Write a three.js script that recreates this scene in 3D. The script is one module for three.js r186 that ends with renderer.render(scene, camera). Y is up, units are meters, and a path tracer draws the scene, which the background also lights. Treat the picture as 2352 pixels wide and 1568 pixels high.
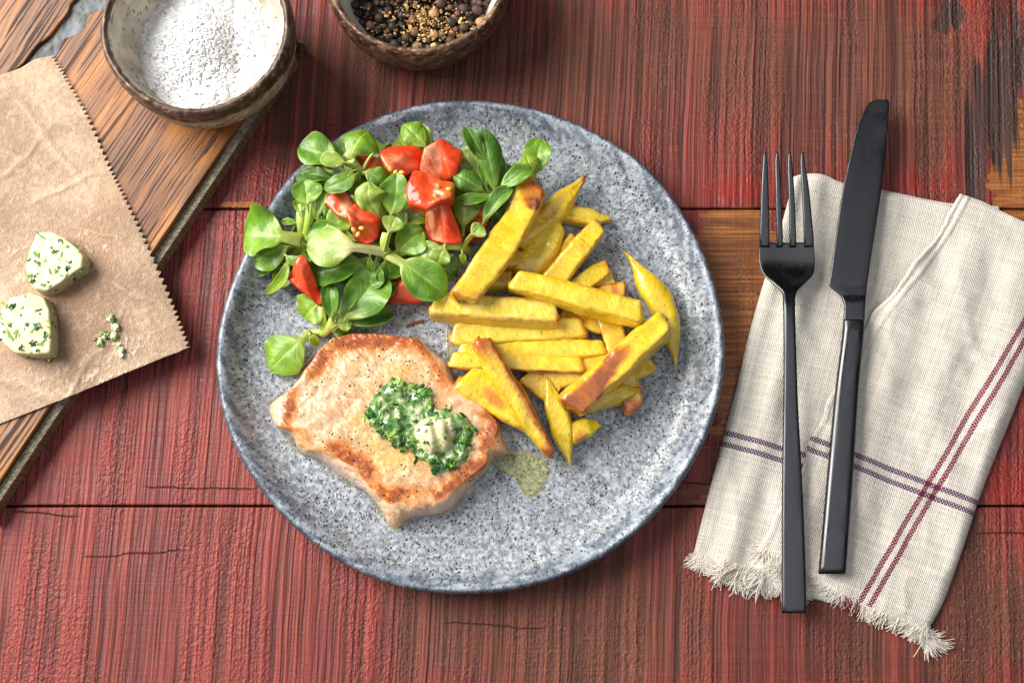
import * as THREE from 'three';
import { RoundedBoxGeometry } from 'three/addons/geometries/RoundedBoxGeometry.js';
import { mergeGeometries, mergeVertices } from 'three/addons/utils/BufferGeometryUtils.js';
import { RectAreaLightUniformsLib } from 'three/addons/lights/RectAreaLightUniformsLib.js';

// ---------- camera, light, exposure ----------
const FOV = 28, TILT = 11 * Math.PI / 180, DIST = 0.644;
const scene = new THREE.Scene();
scene.background = new THREE.Color().setRGB(0.045, 0.044, 0.043);
const camera = new THREE.PerspectiveCamera(FOV, 1024 / 682, 0.05, 20);
camera.position.set(0, DIST * Math.cos(TILT), DIST * Math.sin(TILT));
camera.lookAt(0, 0, 0);
camera.updateMatrixWorld();
const renderer = new THREE.WebGLRenderer({ antialias: true });
renderer.toneMapping = THREE.LinearToneMapping;
renderer.toneMappingExposure = 1.06;
renderer.shadowMap.enabled = true;
RectAreaLightUniformsLib.init();
function areaLight(x, y, z, w, h, intensity, color, tx = 0, ty = 0, tz = 0) {
  const l = new THREE.RectAreaLight(color, intensity, w, h);
  l.position.set(x, y, z); l.lookAt(tx, ty, tz); l.castShadow = true; scene.add(l); return l;
}
areaLight(-0.92, 0.80, -0.42, 0.95, 0.95, 14.6, 0xfffaf3).name = 'window_light';
areaLight(0.30, 1.50, 0.35, 1.7, 1.7, 0.95, 0xf4f7ff).name = 'added_overhead_fill';  // large dim overhead lamp added as soft fill

// ---------- helpers ----------
function rng(seed) { let a = seed >>> 0; return () => { a = a + 0x6D2B79F5 | 0; let t = Math.imul(a ^ a >>> 15, 1 | a); t = t + Math.imul(t ^ t >>> 7, 61 | t) ^ t; return ((t ^ t >>> 14) >>> 0) / 4294967296; }; }
const R0 = rng(7);
const PERM = new Float32Array(65536); for (let i = 0; i < 65536; i++) PERM[i] = R0();
function hash2(i, j) { return PERM[(Math.imul(i, 73856093) ^ Math.imul(j, 19349663)) >>> 7 & 65535]; }
function vn(x, y) {
  const i = Math.floor(x), j = Math.floor(y), f = x - i, g = y - j, u = f * f * (3 - 2 * f), v = g * g * (3 - 2 * g);
  const a = hash2(i, j), b = hash2(i + 1, j), c = hash2(i, j + 1), d = hash2(i + 1, j + 1);
  return a + (b - a) * u + (c - a) * v + (a - b - c + d) * u * v;
}
function fbm(x, y, o = 4) { let s = 0, a = 0.5, t = 0; for (let k = 0; k < o; k++) { s += a * vn(x, y); t += a; a *= 0.5; x = x * 2.03 + 17.3; y = y * 2.03 + 9.1; } return s / t; }
function hash3(i, j, k) { return PERM[(Math.imul(i, 73856093) ^ Math.imul(j, 19349663) ^ Math.imul(k, 83492791)) >>> 7 & 65535]; }
function vn3(x, y, z) {
  const i = Math.floor(x), j = Math.floor(y), k = Math.floor(z), f = x - i, g = y - j, h = z - k;
  const u = f * f * (3 - 2 * f), v = g * g * (3 - 2 * g), w = h * h * (3 - 2 * h), L = (a, b, t) => a + (b - a) * t;
  return L(L(L(hash3(i, j, k), hash3(i + 1, j, k), u), L(hash3(i, j + 1, k), hash3(i + 1, j + 1, k), u), v), L(L(hash3(i, j, k + 1), hash3(i + 1, j, k + 1), u), L(hash3(i, j + 1, k + 1), hash3(i + 1, j + 1, k + 1), u), v), w);
}
function fbm3(x, y, z, o = 3) { let s = 0, a = 0.5, t = 0; for (let k = 0; k < o; k++) { s += a * vn3(x, y, z); t += a; a *= 0.5; x = x * 2.03 + 5.3; y = y * 2.03 + 9.1; z = z * 2.03 + 3.7; } return s / t; }
const clamp = (x, a = 0, b = 1) => x < a ? a : x > b ? b : x;
const lerp = (a, b, t) => a + (b - a) * t;
const sm = (a, b, x) => { const t = clamp((x - a) / (b - a)); return t * t * (3 - 2 * t); };
const mix3 = (a, b, t) => [a[0] + (b[0] - a[0]) * t, a[1] + (b[1] - a[1]) * t, a[2] + (b[2] - a[2]) * t];
const lin1 = (c) => { c /= 255; return c <= 0.04045 ? c / 12.92 : ((c + 0.055) / 1.055) ** 2.4; };
const lin = (c) => [lin1(c[0]), lin1(c[1]), lin1(c[2])];
const turn = (a) => a - 2 * Math.PI * Math.round(a / (2 * Math.PI));
const V = (x, y, z) => new THREE.Vector3(x, y, z);
// measured places: a spot in the photograph (2352 x 1568 grid) and its height above the table give a point in the room
const TY = Math.tan(FOV * Math.PI / 360), ASP = 2352 / 1568;
const CX = V(1, 0, 0), CZ = V(0, Math.cos(TILT), Math.sin(TILT)), CY = new THREE.Vector3().crossVectors(CZ, CX);
function P(px, py, h = 0) {
  const a = (px / 1176 - 1) * TY * ASP, b = (1 - py / 784) * TY;
  const d = CX.clone().multiplyScalar(a).addScaledVector(CY, b).sub(CZ), o = camera.position, t = (h - o.y) / d.y;
  return V(o.x + d.x * t, h, o.z + d.z * t);
}
function toPx(x, y, z) { // the reverse
  const o = camera.position, dx = x - o.x, dy = y - o.y, dz = z - o.z, w = -(dy * CZ.y + dz * CZ.z);
  return [(dx / w / (TY * ASP) + 1) * 1176, (1 - (dy * CY.y + dz * CY.z) / w / TY) * 784];
}
const MM = 0.001, PXM = 4890; // about 4890 grid units to a metre at table height
const pxw = (w, h = 0.01) => w / (PXM * DIST / (DIST - h));

const used = {};
function numbered(name) { const n = used[name] = (used[name] ?? -1) + 1; return n ? `${name}_${String(n).padStart(3, '0')}` : name; }
function tag(o, label, category, group, kind) { o.userData.label = label; o.userData.category = category; if (group) o.userData.group = group; if (kind) o.userData.kind = kind; return o; }
function thing(name, label, category, pos, group) {
  const o = new THREE.Group(); o.name = numbered(name); o.position.copy(pos ?? V(0, 0, 0)); scene.add(o); o.updateMatrixWorld();
  return tag(o, label, category, group);
}
function part(name, geo, mat, parent, isWorld = true) { // geometry is built in room coordinates, then moved to its parent's base
  if (isWorld && parent !== scene) { const p = V(0, 0, 0); parent.getWorldPosition(p); geo.translate(-p.x, -p.y, -p.z); }
  const m = new THREE.Mesh(geo, mat); m.name = parent === scene ? numbered(name) : name; m.castShadow = m.receiveShadow = true; parent.add(m); m.updateMatrixWorld(); return m;
}
function solo(name, geo, mat, label, category, group) { // a thing of one mesh, its origin at its base
  geo.computeBoundingBox(); const b = geo.boundingBox, p = V((b.min.x + b.max.x) / 2, b.min.y, (b.min.z + b.max.z) / 2);
  geo.translate(-p.x, -p.y, -p.z);
  const m = new THREE.Mesh(geo, mat); m.name = numbered(name); m.position.copy(p); m.castShadow = m.receiveShadow = true; scene.add(m);
  return tag(m, label, category, group);
}
// textures: fn(i, j, u, v) returns [r, g, b] in sRGB 0..255 and, as a fourth entry, a height 0..1
function bake(w, h, fn, wrap = THREE.MirroredRepeatWrapping, rough, slow, cell = 6) {
  // slow(u, v) gives the broad fields, worked out on a coarser grid and passed on as an array
  let S = null, gw = 0, gh = 0, K = 0, cur = null;
  if (slow) { gw = Math.ceil(w / cell) + 2; gh = Math.ceil(h / cell) + 2; for (let j = 0; j < gh; j++) for (let i = 0; i < gw; i++) { const a = slow(i * cell / w, j * cell / h); if (!S) { K = a.length; S = new Float32Array(gw * gh * K); cur = new Array(K).fill(0); } S.set(a, (j * gw + i) * K); } }
  const c = new Uint8Array(w * h * 4), b = new Uint8Array(w * h * 4), w2 = w >> 1, h2 = h >> 1, r = rough ? new Uint8Array(w2 * h2 * 4) : null;
  for (let j = 0; j < h; j++) for (let i = 0; i < w; i++) {
    const k = (j * w + i) * 4;
    if (S) { const x = (i + 0.5) / cell, y = (j + 0.5) / cell, a = Math.floor(x), b = Math.floor(y), f = x - a, g = y - b, q = (b * gw + a) * K, q2 = q + gw * K; for (let n = 0; n < K; n++) cur[n] = (S[q + n] * (1 - f) + S[q + K + n] * f) * (1 - g) + (S[q2 + n] * (1 - f) + S[q2 + K + n] * f) * g; }
    const o = fn((i + 0.5) / w, (j + 0.5) / h, cur);
    c[k] = clamp(o[0], 0, 255); c[k + 1] = clamp(o[1], 0, 255); c[k + 2] = clamp(o[2], 0, 255); c[k + 3] = 255;
    b[k] = b[k + 1] = b[k + 2] = clamp(o[3] ?? 0.5) * 255; b[k + 3] = 255;
    if (r && !(i & 1) && !(j & 1) && i >> 1 < w2 && j >> 1 < h2) { const q = ((j >> 1) * w2 + (i >> 1)) * 4; r[q] = r[q + 1] = r[q + 2] = clamp(o[4] ?? 0.5) * 255; r[q + 3] = 255; }
  }
  const mk = (d, srgb, w, h) => { const t = new THREE.DataTexture(d, w, h, THREE.RGBAFormat); if (srgb) t.colorSpace = THREE.SRGBColorSpace; t.wrapS = t.wrapT = wrap; t.magFilter = THREE.LinearFilter; t.minFilter = THREE.LinearMipmapLinearFilter; t.generateMipmaps = true; t.needsUpdate = true; return t; };
  return { map: mk(c, true, w, h), bumpMap: mk(b, false, w, h), ...(r ? { roughnessMap: mk(r, false, w2, h2) } : {}) };
}
function planarUV(geo, x0, z0, wx, wz) {
  const p = geo.attributes.position, uv = new Float32Array(p.count * 2);
  for (let i = 0; i < p.count; i++) { uv[2 * i] = (p.getX(i) - x0) / wx; uv[2 * i + 1] = (p.getZ(i) - z0) / wz; }
  geo.setAttribute('uv', new THREE.BufferAttribute(uv, 2)); return geo;
}
// a grid surface; wrap closes it round, capA/capB close its ends with a fan
function surf(nu, nv, pos, { wrap = false, cap = false, color, uv } = {}) {
  const cols = wrap ? nv : nv + 1, P_ = [], C = [], U = [], I = [];
  const put = (p, u, v) => { P_.push(p[0], p[1], p[2]); if (color) C.push(...color(u, v, p)); if (uv) U.push(...uv(u, v, p)); };
  for (let i = 0; i <= nu; i++) for (let j = 0; j < cols; j++) put(pos(i / nu, j / nv), i / nu, j / nv);
  for (let i = 0; i < nu; i++) for (let j = 0; j < nv; j++) { const a = i * cols + j, b = i * cols + (j + 1) % cols, c = a + cols, d = b + cols; I.push(a, b, c, b, d, c); }
  if (cap) for (const [row, flip] of [[0, false], [nu, true]]) {
    let m = [0, 0, 0]; for (let j = 0; j < cols; j++) for (let k = 0; k < 3; k++) m[k] += P_[(row * cols + j) * 3 + k] / cols;
    const c = P_.length / 3; put(m, row / nu, 0);
    for (let j = 0; j < cols; j++) { const a = row * cols + j, b = row * cols + (j + 1) % cols; flip ? I.push(c, a, b) : I.push(c, b, a); }
  }
  const g = new THREE.BufferGeometry(); g.setAttribute('position', new THREE.Float32BufferAttribute(P_, 3));
  if (color) g.setAttribute('color', new THREE.Float32BufferAttribute(C, 3)); if (uv) g.setAttribute('uv', new THREE.Float32BufferAttribute(U, 2));
  g.setIndex(I); g.computeVertexNormals(); return g;
}
// a sheet with real thickness: grid, its offset copy and the rim between them
function shell(nu, nv, pos, thick, { color, uv } = {}) {
  const g0 = surf(nu, nv, pos), p = g0.attributes.position.array, n = g0.attributes.normal.array, N = (nu + 1) * (nv + 1);
  const A = new Float32Array(N * 6), C = [], U = [], I = [], w = nv + 1; A.set(p);
  for (let i = 0; i <= nu; i++) for (let j = 0; j <= nv; j++) {
    const k = i * w + j, edge = i === 0 || j === 0 || i === nu || j === nv ? 0.35 : 1;
    const t = typeof thick === 'function' ? thick(i / nu, j / nv) : thick * edge;
    for (let q = 0; q < 3; q++) A[(N + k) * 3 + q] = p[k * 3 + q] - n[k * 3 + q] * t;
  }
  for (let s = 0; s < 2; s++) for (let i = 0; i <= nu; i++) for (let j = 0; j <= nv; j++) { if (color) C.push(...color(i / nu, j / nv, s)); if (uv) { const k = (i * w + j) * 3; U.push(...uv(i / nu, j / nv, [p[k], p[k + 1], p[k + 2]])); } }
  for (let i = 0; i < nu; i++) for (let j = 0; j < nv; j++) { const a = i * w + j, b = a + 1, c = a + w, d = c + 1; I.push(a, b, c, b, d, c, N + a, N + c, N + b, N + b, N + c, N + d); }
  const rim = []; for (let j = 0; j < nv; j++) rim.push(j); for (let i = 0; i < nu; i++) rim.push(i * w + nv); for (let j = nv; j > 0; j--) rim.push(nu * w + j); for (let i = nu; i > 0; i--) rim.push(i * w);
  rim.forEach((a, k) => { const b = rim[(k + 1) % rim.length]; I.push(a, N + a, b, b, N + a, N + b); });
  const g = new THREE.BufferGeometry(); g.setAttribute('position', new THREE.BufferAttribute(A, 3)); g.setIndex(I);
  if (color) g.setAttribute('color', new THREE.Float32BufferAttribute(C, 3)); if (uv) g.setAttribute('uv', new THREE.Float32BufferAttribute(U, 2));
  g.computeVertexNormals(); return g;
}
// smooth closed outline from measured spots, as [angle-ordered radius] round a centre: radial(theta) in metres
function radialOutline(pts, n = 360, smooth = 2) {
  let cx = 0, cz = 0, A = 0;
  for (let i = 0; i < pts.length; i++) { const a = pts[i], b = pts[(i + 1) % pts.length], f = a.x * b.z - b.x * a.z; A += f; cx += (a.x + b.x) * f; cz += (a.z + b.z) * f; }
  cx /= 3 * A; cz /= 3 * A;
  let r = new Float32Array(n);
  for (let k = 0; k < n; k++) {
    const th = k / n * 2 * Math.PI, dx = Math.cos(th), dz = Math.sin(th); let best = 0;
    for (let i = 0; i < pts.length; i++) {
      const a = pts[i], b = pts[(i + 1) % pts.length], ex = b.x - a.x, ez = b.z - a.z, det = dx * ez - dz * ex; if (Math.abs(det) < 1e-12) continue;
      const t = ((a.x - cx) * ez - (a.z - cz) * ex) / det, s = ((a.x - cx) * dz - (a.z - cz) * dx) / det;
      if (t > 0 && s >= -1e-6 && s <= 1 + 1e-6 && t > best) best = t;
    }
    r[k] = best;
  }
  for (let q = 0; q < smooth; q++) { const o = r.slice(); for (let k = 0; k < n; k++) r[k] = (o[(k + n - 1) % n] + 2 * o[k] + o[(k + 1) % n]) / 4; }
  return { cx, cz, r: (th) => { let f = th / (2 * Math.PI) * n; f = ((f % n) + n) % n; const i = Math.floor(f); return lerp(r[i], r[(i + 1) % n], f - i); } };
}
const pts = (list, h) => list.map(([x, y]) => P(x, y, h));
function std(o) { return new THREE.MeshStandardMaterial(o); }
function phys(o) { return new THREE.MeshPhysicalMaterial(o); }

// ---------- table ----------
const blob = (x, y, cx, cy, rx, ry) => { const a = (x - cx) / rx, b = (y - cy) / ry, q = a * a + b * b; return q > 9 ? 0 : Math.exp(-q); };
const zAB = P(1176, 479).z, zBC = P(1176, 1162).z, zW = zBC - zAB;
const table = new THREE.Group(); table.name = 'table_top'; scene.add(table);
tag(table, 'rustic table top of worn red painted planks', 'table', null, 'structure');
const crackLines = [[325, 1118, 600, 1122], [1545, 1105, 1640, 1112], [2230, 1224, 2420, 1228], [185, 1278, 430, 1268], [1530, 1168, 1620, 1160], [20, 1172, 190, 1190], [1010, 1430, 1260, 1445]];
const crackAmp = [3, 3, 2, 5, 4, 3, 4];
function plankSlow(x, z) {
  const [px, py] = toPx(x, 0, z), patch = fbm(x * 26 + 3, z * 22, 3), patch2 = fbm(x * 60 + 11, z * 18 + 5, 3);
  // how much red paint is worn off, plus some shadow painted in, and where (spots measured on the photograph)
  let brown = 0.30 * sm(0.5, 0.7, patch) + 1.05 * blob(px, py, 1330, 1440, 420, 210) + 0.8 * blob(px, py, 2180, 1420, 260, 260) + 0.6 * blob(px, py, 1640, 1150, 120, 90)
    + 0.6 * blob(px, py, 900, 170, 500, 170) + 0.72 * blob(px, py, 1600, 120, 560, 230) + 0.75 * blob(px, py, 2100, 220, 280, 190) + 0.35 * blob(px, py, 120, 1450, 260, 120);  // first patch here: worn paint with part of a shadow painted in
  brown *= 0.65 + 0.7 * patch2;
  let orange = 1.15 * blob(px, py, 1690, 560, 85, 110) + 1.1 * blob(px, py, 1690, 800, 80, 260) + 1.0 * blob(px, py, 2330, 400, 60, 160) + 0.75 * blob(px, py, 1590, 1135, 70, 22) + 0.8 * blob(px, py, 560, 468, 90, 9);
  if (py < 478 && px < 2200) orange *= py > 440 && px < 700 ? 1 : 0.1;
  let bright = 1.0 * blob(px, py, 630, 410, 70, 34) + 1.0 * blob(px, py, 1700, 435, 110, 42) + 1.0 * blob(px, py, 2110, 415, 95, 36) + 0.9 * blob(px, py, 2310, 1110, 80, 60) + 0.7 * blob(px, py, 510, 520, 90, 40) + 0.5 * blob(px, py, 330, 760, 300, 280);
  bright = sm(0.35, 0.75, bright * (0.6 + 0.8 * patch2));
  const gouge = 1.2 * blob(px, py, 2245, 330, 30, 230) + 1.0 * blob(px, py, 2320, 190, 50, 240) + 0.9 * blob(px, py, 2185, 30, 30, 40) + 0.6 * blob(px, py, 2160, 60, 26, 22);
  const wob = (fbm(x * 9, z * 30, 2) - 0.5) * 0.0016, coarse = sm(0.4, 0.62, fbm(x * 8 + 40, z * 5, 2)), speckle = px > 2180 && py > 1190 ? 1 : 0;
  return [px, py, patch, patch2, brown, orange, bright, gouge, wob, coarse, speckle, sm(0.55, 0.7, fbm(x * 40 + 9, z * 30, 3))];
}
function plankColor(x, z, [px, py, patch, patch2, brown, orange, bright, gouge, wob, coarse, speckle, chipZone]) {
  const xw = x + wob + z * 0.05, r0 = vn(xw * 260, z * 5), r1 = vn(xw * 560 + 9, z * 9), r2 = vn(xw * 1150 + 40, z * 22), r3 = vn(xw * 2400, z * 60), rough = vn(x * 1300 + 3, z * 900) * 0.6 + vn(x * 2700, z * 2000) * 0.4;
  const grain = vn(x * 30, z * 2100) * 0.6 + vn(x * 90, z * 900 + 7) * 0.4, grit = vn(x * 2600, z * 2600);
  const ridge = lerp(0.15, 0.40, coarse) * r0 + 0.30 * r1 + lerp(0.35, 0.15, coarse) * r2 + lerp(0.2, 0.15, coarse) * r3;
  brown = sm(0.25, 0.9, brown + (0.5 - ridge) * 0.7 + (grit - 0.5) * 0.25);
  orange = orange < 0.06 ? 0 : sm(0.38, 0.55, orange + (vn(x * 120, z * 260) + vn(x * 310 + 5, z * 700) * 0.6 - 0.8) * 0.7);
  gouge = sm(0.42, 0.62, gouge * (0.4 + 1.1 * vn(x * 420, z * 26)));
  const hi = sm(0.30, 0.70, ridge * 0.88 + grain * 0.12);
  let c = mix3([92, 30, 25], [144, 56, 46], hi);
  c = mix3(c, [148, 38, 28], bright * 0.7 * (0.6 + 0.4 * hi));
  c = mix3(c, mix3([74, 42, 31], [120, 75, 56], sm(0.25, 0.75, ridge * 0.8 + grain * 0.2)), brown * 0.85);
  c = mix3(c, mix3([104, 60, 24], [176, 112, 52], sm(0.25, 0.75, grain * 0.7 + patch * 0.3)), orange * 0.9);
  c = mix3(c, mix3([34, 22, 20], [84, 58, 54], r2), gouge * 0.92);
  let h = 0.5 + (ridge - 0.5) * 0.85 * (1 - orange * 0.8) + (grain - 0.5) * 0.04 + (rough - 0.5) * (0.06 + 0.34 * sm(0.4, 0.65, patch2)) - gouge * 0.25 * (1 - r2);
  // darker colour in the deepest lines, fine chips of bare pale wood
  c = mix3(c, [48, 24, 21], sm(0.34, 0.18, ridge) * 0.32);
  const chip = sm(0.80, 0.86, vn(x * 1700 + 5, z * 500)) * chipZone; c = mix3(c, [178, 128, 116], chip * 0.3);
  if (speckle > 0.5) c = mix3(c, [180, 146, 134], sm(0.86, 0.91, vn(x * 2600, z * 1300)) * 0.6);
  for (let q = 0; q < 7; q++) { const [x0, y0, x1, y1] = crackLines[q]; if (px < x0 - 4 || px > x1 + 4 || Math.abs(py - y0) > 30) continue;
    const yy = lerp(y0, y1, (px - x0) / (x1 - x0)) + (vn(px * 0.02, y0) - 0.5) * 2.2 * crackAmp[q] + (vn(px * 0.17, y0) - 0.5) * 2.6, d = Math.abs(py - yy), k = sm(1.7, 0.4, d) * sm(-4, 30, px - x0) * sm(-4, 30, x1 - px);
    c = mix3(c, [34, 19, 15], k * 0.75); h -= k * 0.5;
  }
  const k = 0.92 + 0.16 * grit;
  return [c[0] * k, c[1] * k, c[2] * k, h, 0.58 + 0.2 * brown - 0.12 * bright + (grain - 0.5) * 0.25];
}
const TX0 = -0.30, TXW = 0.60;
function plank(z0, z1, tint, h) {
  const gap = 0.0004, g = new RoundedBoxGeometry(1.3, 0.024, z1 - z0 - 2 * gap, 2, 0.0009);
  g.translate(0, -0.012 + h, (z0 + z1) / 2); planarUV(g, TX0, z0, TXW, z1 - z0);
  return part('plank', g, tint, table);
}
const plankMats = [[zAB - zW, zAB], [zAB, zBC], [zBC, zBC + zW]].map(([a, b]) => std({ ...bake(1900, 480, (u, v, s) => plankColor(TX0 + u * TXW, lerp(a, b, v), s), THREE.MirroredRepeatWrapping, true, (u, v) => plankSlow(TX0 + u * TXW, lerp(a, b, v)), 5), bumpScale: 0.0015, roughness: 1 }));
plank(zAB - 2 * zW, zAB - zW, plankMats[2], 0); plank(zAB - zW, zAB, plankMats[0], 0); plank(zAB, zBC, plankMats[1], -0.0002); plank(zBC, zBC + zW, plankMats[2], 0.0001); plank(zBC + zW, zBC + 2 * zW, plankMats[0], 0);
{ const g = new THREE.BoxGeometry(1.28, 0.02, zW * 4 - 0.02); g.translate(0, -0.0355, (zAB + zBC) / 2); part('added_gap_blocker', g, std({ color: 0x2a1712, roughness: 0.9 }), table); }  // unseen board added to stop light coming up through the plank gaps

// ---------- cutting board ----------
const BH = 0.014; // board top
const eA = P(738, 0, BH), eB = P(-22, 1135, BH), eDir = eB.clone().sub(eA).normalize(), eN = V(-eDir.z, 0, eDir.x); if (eN.x < 0) eN.negate();
const boardPt = (along, across, h = 0) => eA.clone().addScaledVector(eDir, along).addScaledVector(eN, across).setY(h); // across < 0 lies on the board
const boardXY = (p) => { const d = p.clone().sub(eA); return [d.dot(eDir), d.dot(eN)]; };
function slab(poly, y0, y1, bevel) { // poly: [along, across] corners
  const s = new THREE.Shape(poly.map(([a, b]) => new THREE.Vector2(a, b)));
  const g = new THREE.ExtrudeGeometry(s, { depth: y1 - y0 - 2 * bevel, bevelEnabled: true, bevelThickness: bevel, bevelSize: bevel, bevelOffset: -bevel, bevelSegments: 2, steps: 1 });
  g.translate(0, 0, y0 + bevel); const p = g.attributes.position, uv = new Float32Array(p.count * 2);
  for (let i = 0; i < p.count; i++) { const a = p.getX(i), b = p.getY(i), h = p.getZ(i), q = boardPt(a, b, h); uv[2 * i] = (a + 0.1) / 0.5; uv[2 * i + 1] = (b + 0.26) / 0.27 + (h - y1) / 0.27; p.setXYZ(i, q.x, q.y, q.z); }
  g.setAttribute('uv', new THREE.BufferAttribute(uv, 2)); const ix = g.index; if (!ix) { /* the mapping mirrors: turn the faces */ }
  for (let i = 0; i < p.count; i += 3) for (const at of [g.attributes.position, g.attributes.uv]) { const n = at.itemSize, A = at.array; for (let q = 0; q < n; q++) { const t = A[(i + 1) * n + q]; A[(i + 1) * n + q] = A[(i + 2) * n + q]; A[(i + 2) * n + q] = t; } }
  g.computeVertexNormals(); return g;
}
const oak = bake(1800, 972, (u, v, [warp, ring0, fig, dark, poreZone]) => {
  const a = u * 0.5 - 0.1, b = v * 0.27 - 0.26, bb = b + warp * 0.35 + 0.012 * Math.sin(a * 13 + 1);
  const ring = 0.6 * ring0 + 0.4 * vn(bb * 300, a * 7), fine = vn(bb * 900, a * 22), fine2 = vn(bb * 2300, a * 60);
  const poreN = vn((b + warp * 0.18) * 1350, a * 36 + 3), pore = sm(0.58, 0.72, poreN) * poreZone;
  const pore2 = sm(0.64, 0.78, vn((b + warp * 0.18) * 2400 + 9, a * 60)) * (0.4 + 0.6 * poreZone);
  let c = mix3([100, 58, 22], [160, 102, 42], sm(0.3, 0.7, ring * 0.65 + fine * 0.35));
  c = mix3(c, [196, 132, 58], fig * 0.85 * (0.6 + 0.4 * fine2)); c = mix3(c, [88, 46, 24], dark * 0.55);
  c = mix3(c, [44, 22, 12], clamp(pore * 0.9 * (1 - fig * 0.5) + pore2 * 0.45 * (1 - fig * 0.6))); const g = 0.93 + 0.14 * vn(a * 3000, b * 3000);
  return [c[0] * g, c[1] * g, c[2] * g, 0.7 - pore * 0.4 - pore2 * 0.2 + (fine - 0.5) * 0.2, 0.46 + pore * 0.3];
}, THREE.MirroredRepeatWrapping, true, (u, v) => { const a = u * 0.5 - 0.1, b = v * 0.27 - 0.26, warp = (fbm(a * 7, b * 14, 3) - 0.5) * 0.05, bb = b + warp * 0.35 + 0.012 * Math.sin(a * 13 + 1); return [warp, fbm(bb * 75, a * 3, 2), sm(0.46, 0.66, fbm(a * 13 + 4, b * 32 + warp * 30, 3)), sm(0.5, 0.72, fbm(a * 5 + 20, b * 40, 3)), sm(0.30, 0.62, fbm(a * 18, b * 60 + 9, 3) + 0.10)]; }, 5);
const oakMat = std({ ...oak, bumpScale: 0.00018, roughness: 0.95 });
const stripMat = std({ ...bake(1024, 64, (u, v) => { const n = fbm(u * 170, v * 9, 3), d = sm(0.5, 0.66, vn(u * 520 + v * 9, v * 5)), e = sm(0.15, 0.0, v) + sm(0.85, 1, v); const c = mix3(mix3([140, 132, 112], [172, 164, 142], n), [84, 76, 62], d * 0.45); const k = mix3(c, [120, 82, 44], e * 0.5); return [k[0], k[1], k[2], n * 0.5 + (1 - d) * 0.5]; }), bumpScale: 0.0007, roughness: 0.9 });
{
  const at = (x, y) => boardXY(P(x, y, BH));
  const c1 = at(246, 0), c2 = at(98, 152), c3 = at(-90, 330), d1 = at(176, 0), d2 = at(28, 170), d3 = at(-150, 360);
  const ext = (p, q, t) => [q[0] + (q[0] - p[0]) * t, q[1] + (q[1] - p[1]) * t];
  const c0 = ext(c2, c1, 0.7), c4 = ext(c2, c3, 0.6), d0 = ext(d2, d1, 0.7), d4 = ext(d2, d3, 0.6);
  const rag = (a, b, n, amp, seed) => Array.from({ length: n + 1 }, (_, k) => { const t = k / n; return [lerp(a[0], b[0], t), lerp(a[1], b[1], t) + (fbm(t * 9 + seed, seed, 3) - 0.5) * amp]; });
  const edgeC = [...rag(c0, c2, 22, 0.007, 3), ...rag(c2, c4, 22, 0.007, 8).slice(1)], edgeD = [...rag(d0, d2, 22, 0.006, 13), ...rag(d2, d4, 22, 0.006, 18).slice(1)];
  const board = thing('cutting_board', 'brown oak board with dark grain and a blue grey filled split', 'board', boardPt(0.1, -0.06, 0));
  const end = edgeC[edgeC.length - 1], endD = edgeD[edgeD.length - 1];
  part('plank', slab([[edgeC[0][0], 0], ...edgeC, [end[0] + 0.11, end[1]], [end[0] + 0.11, 0]].reverse(), 0.0, BH, 0.0006), oakMat, board);
  part('plank', slab([[edgeD[0][0], -0.26], ...edgeD, [endD[0] + 0.02, -0.26]], 0.0, BH, 0.0006), oakMat, board);
  const fill = slab([...edgeC, ...edgeD.slice().reverse()], 0.001, BH - 0.0022, 0.0001);
  part('split_filler', fill, std({ ...bake(512, 512, (u, v) => { const n = fbm(u * 60, v * 30, 4), m = fbm(u * 18 + 5, v * 40, 3), g = sm(0.6, 0.75, vn(u * 30, v * 140)); let c = mix3([34, 38, 44], [92, 100, 108], sm(0.3, 0.75, n)); c = mix3(c, [130, 122, 100], g * sm(0.5, 0.65, m) * 0.7); return [...c, n]; }), bumpScale: 0.0012, roughness: 0.42 }), board);
  const n0 = at(690, 92)[0], n1 = at(672, 118)[0];
  const stripUV = (g) => { const p = g.attributes.position, uv = g.attributes.uv; for (let i = 0; i < p.count; i++) { const [a, b] = boardXY(V(p.getX(i), 0, p.getZ(i))); uv.setXY(i, a / 0.3, b / 0.0042); } return g; };
  part('edge_strip', stripUV(slab([[edgeC[0][0], 0.0001], [n0, 0.0001], [n0 - 0.0006, 0.0042], [edgeC[0][0], 0.0042]].reverse(), 0.0005, BH - 0.0035, 0.0004)), stripMat, board);
  part('edge_strip', stripUV(slab([[n1, 0.0001], [end[0] + 0.11, 0.0001], [end[0] + 0.11, 0.0042], [n1 + 0.0008, 0.0042]].reverse(), 0.0005, BH - 0.0035, 0.0004)), stripMat, board);
}

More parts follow.
